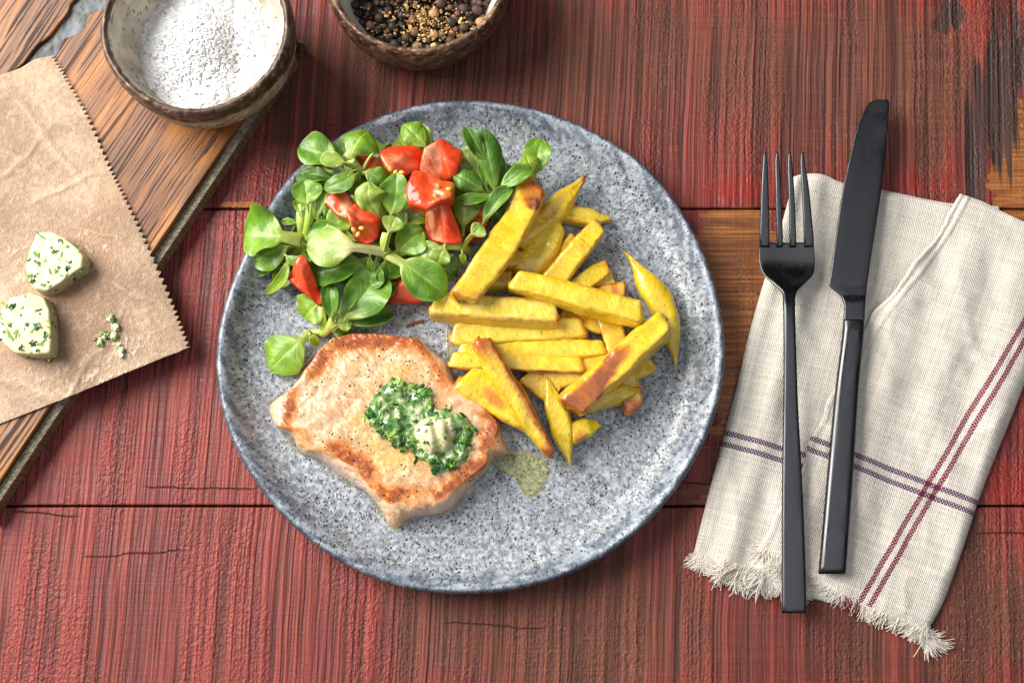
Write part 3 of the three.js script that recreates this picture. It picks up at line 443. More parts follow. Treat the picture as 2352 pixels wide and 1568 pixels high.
  // frayed threads along both open ends
  const r = rng(17), geos = [], fr = (f, h, n, v0, v1, dir, len0, lift, redAt) => {
    for (let k = 0; k < n; k++) {
      const v = lerp(v0, v1, (k + r()) / n), u = 0.992 - 0.035 * r(), [x, z] = f(u, v), y = h(0.9, v, x, z) * 0.6 + lift * r(), len = len0 * (0.5 + 0.7 * r()), cl = fbm(v * 22 + dir * 9, len0 * 900, 2) - 0.5, cu = (r() - 0.5) * 1.5 + cl * 3.2, a0 = dir + (r() - 0.5) * 0.35 + cl * 1.1, pt = [];
      for (let q = 0; q <= 5; q++) { const t = q / 5, a = a0 + cu * t; pt.push(V(x + Math.cos(a) * len * t, Math.max(0.0004, y + 0.0016 * r() * t - (y - 0.0006) * t * t * 0.8), z + Math.sin(a) * len * t)); }
      const tint = redAt && Math.abs(v - redAt) < 0.03 && r() < 0.55 ? [134, 24, 58] : mix3([208, 200, 186], [238, 233, 224], r()), g = new THREE.TubeGeometry(new THREE.CatmullRomCurve3(pt), 6, 0.00010 + 0.00008 * r(), 4, false); g.deleteAttribute('uv');
      const c = lin(tint), C = new Float32Array(g.attributes.position.count * 3); for (let q = 0; q < C.length; q += 3) { C[q] = c[0]; C[q + 1] = c[1]; C[q + 2] = c[2]; } g.setAttribute('color', new THREE.BufferAttribute(C, 3)); geos.push(g);
    }
  };
  fr(Lf, hL, 2100, 0.0, 0.62, 1.80, 0.0068, 0.0016); fr(Uf, hU, 3200, 0.0, 1.0, 1.95, 0.0068, 0.0024, 0.44); fr(Uf, hU, 120, 0.965, 1.0, 1.70, 0.012, 0.001); fr(Lf, hL, 500, 0.16, 0.40, 2.1, 0.010, 0.005); fr(Uf, hU, 500, 0.02, 0.3, 2.2, 0.010, 0.003);
  const fm = std({ vertexColors: true, roughness: 0.9, side: THREE.DoubleSide }); part('fringe', mergeGeometries(geos), fm, napkin).userData.kind = 'stuff';
}

// ---------- cutlery ----------
const brushed = bake(512, 256, (u, v) => { const n = vn(u * 18, v * 210) * 0.6 + vn(u * 60, v * 500) * 0.4, m = fbm(u * 7, v * 5, 3), s = sm(0.93, 0.97, vn(u * 90, v * 140)); return [255, 255, 255, n, 0.55 + 0.35 * (n - 0.5) + 0.5 * (m - 0.5) + s * 0.3]; }, THREE.RepeatWrapping, true);
const blackSteel = phys({ bumpMap: brushed.bumpMap, bumpScale: 0.000015, roughnessMap: brushed.roughnessMap,  color: new THREE.Color().setRGB(0.085, 0.087, 0.092), metalness: 1, roughness: 0.6 });
function bar(rows, n, k, round = 3.2, concave) { // rows: [leftX, rightX, y in photo, height, thickness]; a solid of rounded section along them
  const pl = rows.map(([x0, x1, y, h, t]) => ({ l: P(x0, y, h), r: P(x1, y, h), t }));
  const cl = new THREE.CatmullRomCurve3(pl.map((q) => q.l), false, 'centripetal'), cr = new THREE.CatmullRomCurve3(pl.map((q) => q.r), false, 'centripetal');
  return surf(n, k, (u, v) => {
    const l = cl.getPoint(u), r = cr.getPoint(u), f = u * (pl.length - 1), i = Math.min(pl.length - 2, Math.floor(f)), t = lerp(pl[i].t, pl[i + 1].t, f - i), a = -v * 2 * Math.PI;
    const ex = 2 / round, cx = Math.sign(Math.cos(a)) * Math.abs(Math.cos(a)) ** ex, cy = Math.sign(Math.sin(a)) * Math.abs(Math.sin(a)) ** ex, m = (cx + 1) / 2, end = Math.min(1, Math.sqrt(clamp(Math.min(u, 1 - u) * n / 3 + 0.3)));
    const dip = concave ? concave(u) * (1 - cx * cx) : 0;
    return [lerp(l.x, r.x, m), lerp(l.y, r.y, m) + cy * t / 2 * end - dip, lerp(l.z, r.z, m)];
  }, { wrap: true, cap: true, uv: (u, v) => [u * 2, v * 2] });
}
{
  const fork = thing('fork', 'slim matte black steel fork with four tines resting on the napkin', 'fork', P(1815, 900, 0.006));
  const hg = bar([[1745, 1870, 556, 0.0122, 0.0019], [1744, 1871, 580, 0.0110, 0.0020], [1745, 1872, 606, 0.0104, 0.0022], [1753, 1868, 630, 0.0110, 0.0024], [1776, 1848, 652, 0.0128, 0.0027], [1796, 1830, 672, 0.0148, 0.0030], [1799, 1827, 700, 0.0166, 0.0033], [1800, 1828, 760, 0.0172, 0.0034], [1800, 1831, 860, 0.0152, 0.0034], [1799, 1835, 960, 0.0130, 0.0034], [1797, 1842, 1080, 0.0112, 0.0034], [1796, 1848, 1220, 0.0098, 0.0034], [1796, 1852, 1340, 0.0088, 0.0034], [1796, 1853, 1408, 0.0082, 0.0033]], 130, 40, 3.0, (u) => 0.0016 * sm(0.30, 0.1, u));
  part('handle', hg, blackSteel, fork);
  for (const [tip, b0, b1] of [[1758, 1745, 1768.5], [1786, 1784, 1799], [1815, 1814, 1829.5], [1844, 1847, 1870]]) part('tine', bar([[tip - 2.8, tip + 2.8, 350, 0.0205, 0.0011], [tip - 5, tip + 5, 370, 0.0200, 0.0014], [lerp(tip - 6, b0, 0.42), lerp(tip + 6, b1, 0.42), 430, 0.0182, 0.0017], [lerp(tip - 6, b0, 0.78), lerp(tip + 6, b1, 0.78), 500, 0.0155, 0.0019], [b0, b1, 552, 0.0130, 0.0020], [b0 + 0.5, b1 - 0.5, 568, 0.0118, 0.0017]], 50, 16, 2.8), blackSteel, fork);
  const knife = thing('table_knife', 'matte black steel table knife with a rounded blade lying beside the fork', 'knife', P(1950, 900, 0.006));
  const bl = [[2012, 2040, 229], [1996, 2043, 238], [1984, 2042, 258], [1970, 2040, 292], [1953, 2034, 358], [1937, 2026, 430], [1922, 2011, 529], [1908, 1995, 634], [1906, 1992, 656], [1930, 1990, 678], [1938, 1988, 696], [1938, 1986, 742]];
  const hs = [0.0098, 0.0098, 0.0098, 0.0098, 0.0098, 0.0098, 0.0098, 0.0098, 0.0098, 0.0100, 0.0102, 0.0104];
  const s1 = bl.map(([l, r, y], i) => [l, r, y, hs[i], i < 10 ? 0.0016 : 0.0024]); part('blade', bar(s1, 120, 30, 5), blackSteel, knife);
  part('handle', bar([[1937.5, 1986.5, 734, 0.0112, 0.0046], [1936, 1985, 760, 0.0114, 0.0056], [1920, 1973, 888, 0.0112, 0.0060], [1905, 1963, 1040, 0.0110, 0.0062], [1890, 1951, 1210, 0.0108, 0.0062], [1880.5, 1943, 1318, 0.0106, 0.0058]], 90, 44, 2.9), blackSteel, knife);
}

// ---------- fried potatoes ----------
const fryBump = bake(512, 512, (u, v) => { const p = (f, s) => { const x = u * f, y = v * f; const a = vn(x, y), b = vn(x - f, y), c = vn(x, y - f), d = vn(x - f, y - f); return lerp(lerp(a, b, u), lerp(c, d, u), v); }; const h = 0.5 * p(14) + 0.3 * p(40) + 0.2 * p(110); return [255, 255, 255, 0.2 + 0.6 * h + 0.5 * sm(0.62, 0.8, p(26))]; }, THREE.RepeatWrapping).bumpMap;
const fryMat = phys({ transmission: 0.12, thickness: 0, vertexColors: true, bumpMap: fryBump, bumpScale: 0.00024, roughness: 0.36, clearcoat: 0.9, clearcoatRoughness: 0.16 });
function fry(label, o) {
  const hA = o.h[0] * MM, hB = (o.h[1] ?? o.h[0]) * MM, a = P(o.a[0], o.a[1], hA), b = P(o.b[0], o.b[1], hB), L = a.distanceTo(b), d = b.clone().sub(a).normalize();
  let s = V(0, 1, 0).cross(d).normalize(), n = d.clone().cross(s).normalize(); const ro = (o.roll ?? 0) * Math.PI / 180; const s2 = s.clone().multiplyScalar(Math.cos(ro)).addScaledVector(n, Math.sin(ro)), n2 = n.clone().multiplyScalar(Math.cos(ro)).addScaledVector(s, -Math.sin(ro));
  const w = pxw(o.w, hA), t = (o.t ?? 11) * MM, [tA, tB] = o.tap ?? [1, 1], bend = (o.bend ?? 0) * MM, sd = o.seed, ex = 2 / (o.sq ?? 4.3), trap = (o.trap ?? (hash2(Math.round(sd * 10), 3) - 0.5) * 0.3), wA = 0.86 + 0.18 * hash2(Math.round(sd * 10), 5), wB = 0.86 + 0.18 * hash2(Math.round(sd * 10), 9), tws = (hash2(Math.round(sd * 10), 11) - 0.5) * 0.35, skA = (o.skew?.[0] ?? 0.1), skB = (o.skew?.[1] ?? -0.1), c = a.clone().add(b).multiplyScalar(0.5);
  const pale = o.pale ?? 0, bends = [], cap = 34;
  const info = [];
  const NU = 104, NV = 56;
  const g = surf(NU, NV, (uu, vv) => {
    const q = (uu - 0.5) * Math.PI, u = Math.sin(q) * 0.82 + (uu * 2 - 1) * 0.18, ang = -vv * 2 * Math.PI;
    let cx = Math.sign(Math.cos(ang)) * Math.abs(Math.cos(ang)) ** ex, cy = Math.sign(Math.sin(ang)) * Math.abs(Math.sin(ang)) ** ex;
    const e = Math.pow(Math.max(0, 1 - Math.pow(Math.abs(u), cap)), 0.38), tp = u < 0 ? lerp(1, tA, Math.pow(sm(0.05, 1.0, -u), 1.3)) : lerp(1, tB, Math.pow(sm(0.05, 1.0, u), 1.3)), th = u < 0 ? lerp(1, 0.35 + 0.65 * tA, sm(0.2, 1, -u)) : lerp(1, 0.35 + 0.65 * tB, sm(0.2, 1, u));
    const wob = 1 + 0.10 * (vn(u * 1.6 + sd * 7, sd) - 0.5), low = 0.0022 * (fbm3(u * L / 0.026, cx * 0.7 + sd * 3, cy * 0.7 + sd, 2) - 0.5);
    const hw = w / 2 * tp * e * wob * lerp(wA, wB, (u + 1) / 2) * (1 + trap * cy), ht = t / 2 * th * e * (cy > 0 ? 1 - 0.10 * (1 - cx * cx) * (0.5 + vn(u * 1.7 + sd, 4)) : 1); { const a2 = tws * u, x2 = cx * Math.cos(a2) - cy * Math.sin(a2) * t / w, y2 = cy * Math.cos(a2) + cx * Math.sin(a2) * w / t; cx = x2; cy = y2; }
    const sk = (u < 0 ? skA : skB) * cx * w * Math.abs(u) ** 3;
    const p = c.clone().addScaledVector(d, u * L / 2 + sk).addScaledVector(s2, cx * (hw + low) + bend * (1 - u * u)).addScaledVector(n2, cy * (ht + low * 0.8));
    const nz = fbm3(p.x * 420 + sd, p.y * 420, p.z * 420, 2) - 0.5; p.addScaledVector(n2, cy * nz * 0.0005).addScaledVector(s2, cx * nz * 0.0005);
    return [p.x, p.y, p.z];
  }, { wrap: true, cap: true, uv: (uu, vv) => [uu * Math.round(L / 0.011), vv * 4], color: (uu, vv, p) => {
    const q = (uu - 0.5) * Math.PI, u = Math.sin(q) * 0.82 + (uu * 2 - 1) * 0.18, ang = -vv * 2 * Math.PI, cx = Math.sign(Math.cos(ang)) * Math.abs(Math.cos(ang)) ** ex, cy = Math.sign(Math.sin(ang)) * Math.abs(Math.sin(ang)) ** ex;
    const n1 = fbm3(p[0] * 180 + sd * 5, p[1] * 180, p[2] * 180, 3), n2_ = fbm3(p[0] * 700, p[1] * 700 + sd, p[2] * 700, 2), n3 = vn3(p[0] * 1500, p[1] * 1500, p[2] * 1500);
    let col = mix3([232, 186, 10], [252, 226, 62], sm(0.25, 0.75, n1 * 0.6 + n2_ * 0.4)); col = mix3(col, [250, 232, 136], clamp(pale) * (0.35 + 0.65 * sm(0.35, 0.65, n2_)) * 0.8); if (o.olive) col = mix3(col, [206, 184, 24], o.olive * 0.8);
    const corner = sm(0.62, 0.95, Math.min(Math.abs(cx), Math.abs(cy))), end = sm(0.86, 0.985, Math.abs(u));
    let br = 0.62 * corner * sm(0.42, 0.68, n1) + 0.45 * end * sm(0.40, 0.62, n1), dk = 0;
    if (o.brA) br += o.brA * sm(-0.62, -0.98, u + (n1 - 0.5) * 0.5); if (o.brB) br += o.brB * sm(0.62, 0.98, u + (n1 - 0.5) * 0.5);
    if (o.edge) { const [sg, k, wd = 0] = o.edge, m = sm(0.55 - wd, 0.95 - wd * 0.5, cx * sg + (n1 - 0.5) * 0.35); br += k * m; dk += 0.45 * k * m * sm(0.5, 0.7, n2_); }
    for (const [bu, bc, ru, rc, k] of o.spots ?? []) { const f = Math.exp(-(((u - bu) / ru) ** 2) - (((cx - bc) / rc) ** 2)) * (cy > -0.5 ? 1 : 0.5), m = sm(0.25, 0.7, f + (n1 - 0.5) * 0.5); br += k * m; dk += Math.max(0, k - 0.9) * m * sm(0.4, 0.65, n2_ * 0.7 + n1 * 0.3); }
    if (o.toast) br += o.toast * sm(0.38, 0.7, n1);
    col = mix3(col, [196, 106, 26], clamp(br)); col = mix3(col, [120, 54, 16], clamp(Math.min(br, 1.15) - 0.75) * 1.2 * sm(0.35, 0.65, n1)); col = mix3(col, [66, 28, 12], clamp(dk));
    if (n3 > 0.93) col = mix3(col, [80, 50, 16], 0.55);
    return lin(col);
  } });
  return solo('potato_fry', g, fryMat, label, 'fry', 'thick cut fries on the plate');
}
let fs = 1; const F = (label, a, b, w, h, o = {}) => fry(label, { a, b, w, h, seed: fs++ * 1.37, ...o });
// bottom layer
F('short curved fry lying flat, tip beside the tall pointed fry', [1285, 482], [1402, 500], 44, [10.5, 9.5], { t: 9, tap: [1, 0.35], bend: -2, olive: 0.35 });
F('small toasted fry wedged between the broad rounded fry and smooth plain fry', [1322, 548], [1255, 640], 44, [10.5], { t: 10, toast: 0.5, olive: 0.2 });
F('broad rounded fry with a raised ridge, between pointed and smooth fries', [1290, 518], [1196, 632], 82, [13, 12], { t: 13, tap: [0.62, 1], sq: 3, pale: 0.3 });
F('stubby fry with brown edge, tucked under the long fry touching salad', [1208, 602], [1120, 588], 54, [15, 16], { t: 9, tap: [0.7, 1], toast: 0.35, edge: [-1, 0.4] });
F('half hidden amber fry crossing beneath the long fry touching salad', [1178, 640], [1062, 656], 52, [11], { t: 11, toast: 0.18, olive: 0.25 });
F('short fry with a dark red tip, behind the long smooth crossing fry', [1396, 612], [1318, 668], 52, [11.5], { t: 11, tap: [0.75, 1], brA: 0.5, olive: 0.3 });
F('small plain stub of fry behind the red tipped fry', [1408, 638], [1352, 672], 40, [9.5], { t: 8, olive: 0.4, toast: 0.2 });
F('browned fry end showing beyond the long smooth crossing fry', [1436, 668], [1362, 680], 44, [10], { t: 9, toast: 0.85, brA: 0.6 });
F('toasted dark fry deep in the pile under the long crossing fry', [1292, 714], [1385, 748], 50, [10], { t: 10, toast: 0.75 });
F('long toasted fry lying flat with a burnt lower tip on the plate', [1398, 722], [1456, 948], 54, [10.5, 10], { t: 11, toast: 0.42, brB: 0.85, tap: [1, 0.8] });
F('crescent shaped fry with two sharp tips lying on bare plate', [1432, 578], [1553, 846], 62, [12, 11], { t: 12, tap: [0.12, 0.12], bend: 5.5, sq: 2.6, olive: 0.25 });
F('glistening olive yellow fry under the brown skinned fry', [1248, 884], [1398, 832], 54, [10], { t: 10, olive: 0.5 });
F('dark amber fry low in the pile beside the upright pointed fry', [1205, 862], [1282, 912], 56, [9.8], { t: 9, toast: 0.4, olive: 0.3 });
F('small plain fry corner poking out past the brown skinned fry', [1425, 872], [1500, 834], 40, [10], { t: 9, tap: [1, 0.75], olive: 0.35 });
F('smooth fry with red tip lying beneath the brown skinned fry', [1345, 928], [1480, 892], 50, [13, 12], { t: 10, tap: [1, 0.12], brB: 0.6, olive: 0.35, sq: 3 });
F('short wedge shaped potato piece beside the burnt ended fries', [1310, 996], [1374, 972], 56, [10.5, 9.5], { t: 11, tap: [1, 0.45], olive: 0.3, sq: 3, spots: [[-0.5, -0.6, 0.5, 0.6, 0.5]] });
// middle layer
F('tall pointed fry with scorched tip, resting past the salad leaves', [1348, 404], [1176, 566], 62, [15, 14], { t: 12, tap: [0.14, 1], brA: 1.0, sq: 3, bend: 1.5, toast: 0.12, spots: [[0.2, -0.8, 0.25, 0.4, 0.6]] });
F('smooth plain fry with rounded cut end, next to the ridged fry', [1380, 518], [1266, 652], 62, [17, 15], { t: 12, tap: [0.78, 1], spots: [[-0.35, -0.2, 0.06, 0.2, 0.7]] });
F('pale blocky fry lying straight beneath the long smooth crossing fry', [992, 703], [1282, 724], 74, [20, 19], { t: 13, pale: 0.95, edge: [-1, 0.18], roll: -8, tap: [1, 0.92] });
F('plump glossy fry lying just below the pale blocky fry', [1036, 768], [1345, 758], 66, [13, 12], { t: 13, pale: 0.4, tap: [1, 0.85] });
F('flat speckled fry in the middle of the parallel fries', [1050, 812], [1390, 800], 46, [12.5, 12], { t: 12, pale: 0.15, tap: [1, 0.8] });
F('thin straight fry with a toasted long edge, lowest of the parallel fries', [1032, 830], [1342, 842], 42, [14.5, 13], { t: 10, edge: [-1, 0.85], pale: 0.1 });
F('wide fry with a brown blistered face, touching the pork chop', [1062, 866], [1222, 972], 84, [14, 10], { t: 13, tap: [1, 0.62], spots: [[-0.05, -0.1, 0.42, 0.45, 0.75]], roll: -6, pale: 0.1 });
F('upright pointed fry with sharp ends between the burnt edged and skinned fries', [1258, 868], [1312, 1072], 56, [14, 9.5], { t: 11, tap: [0.2, 0.06], sq: 2.8, olive: 0.15 });
// top layer
F('long golden fry with a dark scorch mark, leaning on the salad', [1232, 424], [1058, 690], 72, [25, 29], { t: 14, pale: 0.1, spots: [[-0.70, 0.5, 0.12, 0.5, 1.9], [-0.88, 0.0, 0.26, 1.2, 0.8], [0.92, 0.6, 0.12, 0.5, 0.4]], bend: 2.5, toast: 0.1 });
F('long smooth yellow fry crossing over the top of the pile', [1174, 644], [1476, 722], 64, [26, 23], { t: 12, tap: [0.9, 0.95], pale: 0.12 });
F('long golden fry with one burnt edge, its foot near the pork', [1104, 776], [1268, 1046], 62, [26, 15], { t: 13, edge: [1, 1.05, 0.45], brA: 1.0, brB: 1.0, tap: [0.92, 0.55], pale: 0.15, bend: -1 });
F('thick fry with shiny brown skin resting on top of the pile', [1530, 738], [1306, 940], 74, [22, 22], { t: 14, spots: [[0.62, -0.1, 0.55, 0.85, 1.0], [0.1, -0.3, 0.42, 0.65, 0.9], [0.8, 0.5, 0.4, 0.5, 0.6]], brB: 0.5, tap: [0.85, 1], pale: 0.05 });

// ---------- pork chop ----------
const CP = (list) => list.map(([x, y]) => [591.7 + 0.3113 * x, 739.6 + 0.3113 * y]);
const porkPts = CP([[560, 132], [700, 98], [860, 96], [1000, 110], [1110, 124], [1190, 128], [1245, 180], [1330, 240], [1398, 300], [1432, 380], [1465, 465], [1530, 520], [1620, 590], [1720, 680], [1788, 760], [1802, 860], [1846, 930], [1846, 975], [1745, 985], [1700, 1080], [1600, 1180], [1510, 1280], [1430, 1370], [1350, 1410], [1250, 1425], [1130, 1440], [1085, 1462], [1062, 1500], [1010, 1516], [968, 1490], [930, 1420], [880, 1340], [800, 1250], [700, 1190], [600, 1120], [500, 1040], [440, 1000], [350, 980], [290, 930], [268, 850], [210, 810], [140, 790], [110, 720], [80, 650], [90, 608], [140, 570], [190, 545], [250, 510], [320, 430], [350, 370], [400, 310], [450, 240], [500, 180]]);
const PK = radialOutline(pts(porkPts, PF + 0.004), 720, 3), PH = 0.0140;
const angTo = (cx, cy) => { const q = P(591.7 + 0.3113 * cx, 739.6 + 0.3113 * cy, PF + 0.004); return Math.atan2(q.z - PK.cz, q.x - PK.cx); };
const bump = (th, a, w) => Math.exp(-((turn(th - a) / w) ** 2));
const aNubW = angTo(85, 640), aNubE = angTo(1846, 950), aNubS = angTo(1020, 1516), aSW = angTo(620, 1130), aSE = angTo(1420, 1380), aNE = angTo(1380, 300);
const porkInset = (th) => 0.0014 + 0.0058 * bump(th, aSW, 0.55) + 0.0085 * bump(th, aNubS, 0.16) + 0.0042 * bump(th, aSE, 0.36) + 0.0070 * bump(th, aNubW, 0.10) + 0.006 * bump(th, aNubE, 0.09) + 0.0035 * bump(th, aNE, 0.3);
function porkHeight(th, t) { // height above the plate floor at fraction t of the outline radius
  const r = PK.r(th), d = (1 - t) * r, ins = porkInset(th), x = Math.cos(th) * t * r, z = Math.sin(th) * t * r;
  const top = PH - 0.0012 * (1 - sm(0.004, 0.022, d)) + 0.0016 * (fbm(x * 60 + 3, z * 60, 3) - 0.5) + 0.0007 * (fbm(x * 240, z * 240, 3) - 0.5) + 0.0007 * Math.exp(-(((d - ins - 0.002) / 0.003) ** 2));
  const k = clamp(d / ins), wall = Math.pow(1 - Math.pow(1 - k, 2.4), 0.62);
  return 0.0022 + (top - 0.0022) * wall;
}
const porkTop = (x, z) => { const dx = x - PK.cx, dz = z - PK.cz, th = Math.atan2(dz, dx); return PF + porkHeight(th, Math.min(1, Math.hypot(dx, dz) / PK.r(th))); };
{
  const NR = 110, rings = []; for (let i = 0; i <= NR; i++) rings.push(1 - Math.pow(1 - i / NR, 1.35));
  const g = surf(NR + 3, 420, (u, v) => { const i = Math.round(u * (NR + 3)), th = -v * 2 * Math.PI, r = PK.r(th); let t, y; if (i <= NR) { t = Math.max(0.002, rings[i]); y = PF + porkHeight(th, t); } else { const q = i - NR; t = [1.004, 0.985, 0.4][q - 1]; y = PF + [0.0010, 0.0003, 0.0003][q - 1]; } return [PK.cx + Math.cos(th) * r * t, y, PK.cz + Math.sin(th) * r * t]; }, { wrap: true });
  const W = 0.125; planarUV(g, PK.cx - W / 2, PK.cz - W / 2, W, W);
  const rp = rng(77), N = 1120, pep = new Float32Array(N * N);
  for (let k = 0; k < 3000; k++) { const x = rp() * N, y = rp() * N; if (fbm(x / 90 + 3, y / 90, 3) < 0.42 + rp() * 0.25) continue; const r = 0.9 + 3.4 * Math.pow(rp(), 2.5), ox = rp() * 3 - 1.5, oy = rp() * 3 - 1.5; for (let j = -6; j <= 6; j++) for (let i = -6; i <= 6; i++) { const X = Math.floor(x) + i, Y = Math.floor(y) + j; if (X < 0 || Y < 0 || X >= N || Y >= N) continue; const d = Math.min(Math.hypot(i, j), Math.hypot(i - ox, j - oy) * 1.2); const a = clamp(r - d + 0.5); if (a > pep[Y * N + X]) pep[Y * N + X] = a; } }
  const m = bake(N, N, (u, v, [th, d, ins, n1, yel, band0, nub, fb]) => {
    const x = (u - 0.5) * W, z = (v - 0.5) * W, n2 = fbm(x * 420 + 7, z * 420, 3), n3 = vn(x * 1900, z * 1900), fib = 0.6 * vn(x * 90 + z * 160, z * 420 - x * 300) + 0.4 * vn(x * 300 + z * 300, z * 900 - x * 700);
    let c = mix3([196, 156, 116], [226, 198, 166], sm(0.25, 0.75, n2 * 0.6 + fib * 0.4)); c = mix3(c, [212, 160, 96], sm(0.45, 0.65, n1) * 0.55);
    c = mix3(c, [186, 136, 92], sm(0.55, 0.75, fbm(x * 260 + 5, z * 260, 2)) * 0.6); c = mix3(c, [224, 180, 86], clamp(yel) * (0.35 + 0.5 * n2) * 0.8);
    // seared brown crust along the shoulder of the top face
    const f = d - ins; let band = f > 0 ? Math.exp(-((f / (0.0026 + 0.008 * n1)) ** 2)) : Math.exp(-((f / 0.0014) ** 2)); band = band * (0.38 + 0.75 * fb) + band0 * sm(-0.0035, -0.0005, f) ;
    const q = band * (0.68 + 0.5 * n2) + (fib - 0.5) * 0.18, bk = sm(0.22, 0.95, q); c = mix3(c, [204, 124, 58], clamp(bk * 1.1)); c = mix3(c, [150, 72, 26], sm(0.72, 1.25, q) * 0.85); c = mix3(c, [230, 168, 104], sm(0.66, 0.85, vn(x * 300, z * 300)) * bk * 0.5);
    if (f < -0.0008) { const s = sm(-0.0008, -0.0030, f); c = mix3(c, mix3([214, 174, 152], [236, 208, 188], n2), s * 0.8); }
    c = mix3(c, mix3([222, 156, 96], [240, 210, 166], n2), clamp(nub) * 0.75);
    const pp = pep[Math.min(N - 1, Math.floor(v * N)) * N + Math.min(N - 1, Math.floor(u * N))] * sm(-0.006, 0.001, f); c = mix3(c, [52, 30, 20], pp * 0.85);
    const k = 0.95 + 0.1 * n3; return [c[0] * k, c[1] * k, c[2] * k, 0.5 + (n2 - 0.5) * 0.5 + (fib - 0.5) * 1.1 + pp * 0.3, 0.28 + 0.3 * n1 - 0.10 * bk];
  }, THREE.ClampToEdgeWrapping, true, (u, v) => {
    const x = (u - 0.5) * W, z = (v - 0.5) * W, th = Math.atan2(z, x), r = PK.r(th), t = Math.hypot(x, z) / r, d = (1 - t) * r, [px, py] = toPx(PK.cx + x, PF + PH, PK.cz + z), ccx = (px - 591.7) / 0.3113, ccy = (py - 739.6) / 0.3113;
    const band0 = 1.1 * blob(ccx, ccy, 440, 280, 120, 130) + 0.8 * blob(ccx, ccy, 780, 150, 330, 60) + 1.2 * blob(ccx, ccy, 590, 910, 100, 45) + 1.1 * blob(ccx, ccy, 720, 1010, 110, 60) + 0.8 * blob(ccx, ccy, 830, 1110, 110, 60) + 0.9 * blob(ccx, ccy, 1720, 800, 70, 160) + 0.8 * blob(ccx, ccy, 1100, 1240, 200, 50) + 0.7 * blob(ccx, ccy, 1600, 1090, 90, 130) + 0.6 * blob(ccx, ccy, 1370, 420, 90, 120) + 0.9 * blob(ccx, ccy, 200, 630, 70, 70);
    return [th, d, porkInset(th), fbm(x * 130, z * 130, 3), blob(ccx, ccy, 1020, 1000, 260, 120) + 0.7 * blob(ccx, ccy, 850, 800, 140, 160) + 0.6 * blob(ccx, ccy, 1150, 380, 160, 120), band0, bump(th, aNubW, 0.13) * sm(0.009, 0.003, d) + bump(th, aNubS, 0.16) * sm(0.012, 0.004, d) + bump(th, aNubE, 0.1) * sm(0.009, 0.003, d), sm(0.35, 0.65, fbm(Math.cos(th) * 4 + 5, Math.sin(th) * 4 + 2, 2))];
  }, 4);
  solo('pork_chop', g, phys({ ...m, bumpScale: 0.0008, roughness: 1, clearcoat: 0.5, clearcoatRoughness: 0.2 }), 'seared boneless pork chop with a browned edge, topped with herb butter', 'meat');
}

// ---------- herb butter ----------
const flakeMats = [[38, 92, 24], [60, 120, 30], [96, 146, 40], [30, 74, 24], [134, 172, 62]].map((c) => phys({ color: new THREE.Color().setRGB(...lin(c)), roughness: 0.38, side: THREE.DoubleSide }));
const flakeGeos = [0, 1, 2, 3, 4, 5].map((k) => { // little torn parsley scraps, folded and toothed
  const n = 9 + k % 3, r = rng(400 + k), A = [], I = []; A.push(0, 0.12, 0);
  for (let i = 0; i < n; i++) { const a = i / n * 2 * Math.PI, s = (i % 2 ? 0.66 : 1) * (0.75 + 0.4 * r()); A.push(Math.cos(a) * s * (k % 2 ? 1.5 : 1), (r() - 0.5) * 0.5, Math.sin(a) * s * (k % 2 ? 0.55 : 0.85)); }
  const m = n + 1; for (let i = 0; i < m; i++) A.push(A[i * 3], A[i * 3 + 1] - 0.14, A[i * 3 + 2]);
  for (let i = 0; i < n; i++) { const a = 1 + i, b = 1 + (i + 1) % n; I.push(0, b, a, m, m + a, m + b, a, b, m + b, a, m + b, m + a); }
  const g = new THREE.BufferGeometry(); g.setAttribute('position', new THREE.Float32BufferAttribute(A, 3)); g.setIndex(I); const f = g.toNonIndexed(); f.computeVertexNormals(); return f;
});
function flake(parent, p, s, r, tilt = 0.5) {
  const m = new THREE.Mesh(flakeGeos[Math.floor(r() * 6)], flakeMats[Math.floor(r() * 5)]), b = V(0, 0, 0); parent.getWorldPosition(b);
  m.name = 'parsley_flake'; m.position.copy(p).sub(b); m.scale.set(s, s, s * (0.6 + 0.7 * r())); m.rotation.set((r() - 0.5) * tilt * 2, r() * 6.28, (r() - 0.5) * tilt * 2); m.castShadow = m.receiveShadow = true; parent.add(m);
}
const BP = (list) => list.map(([x, y]) => [798.8 + 0.17921 * x, 828.4 + 0.17921 * y]); // spots on the enlarged butter view
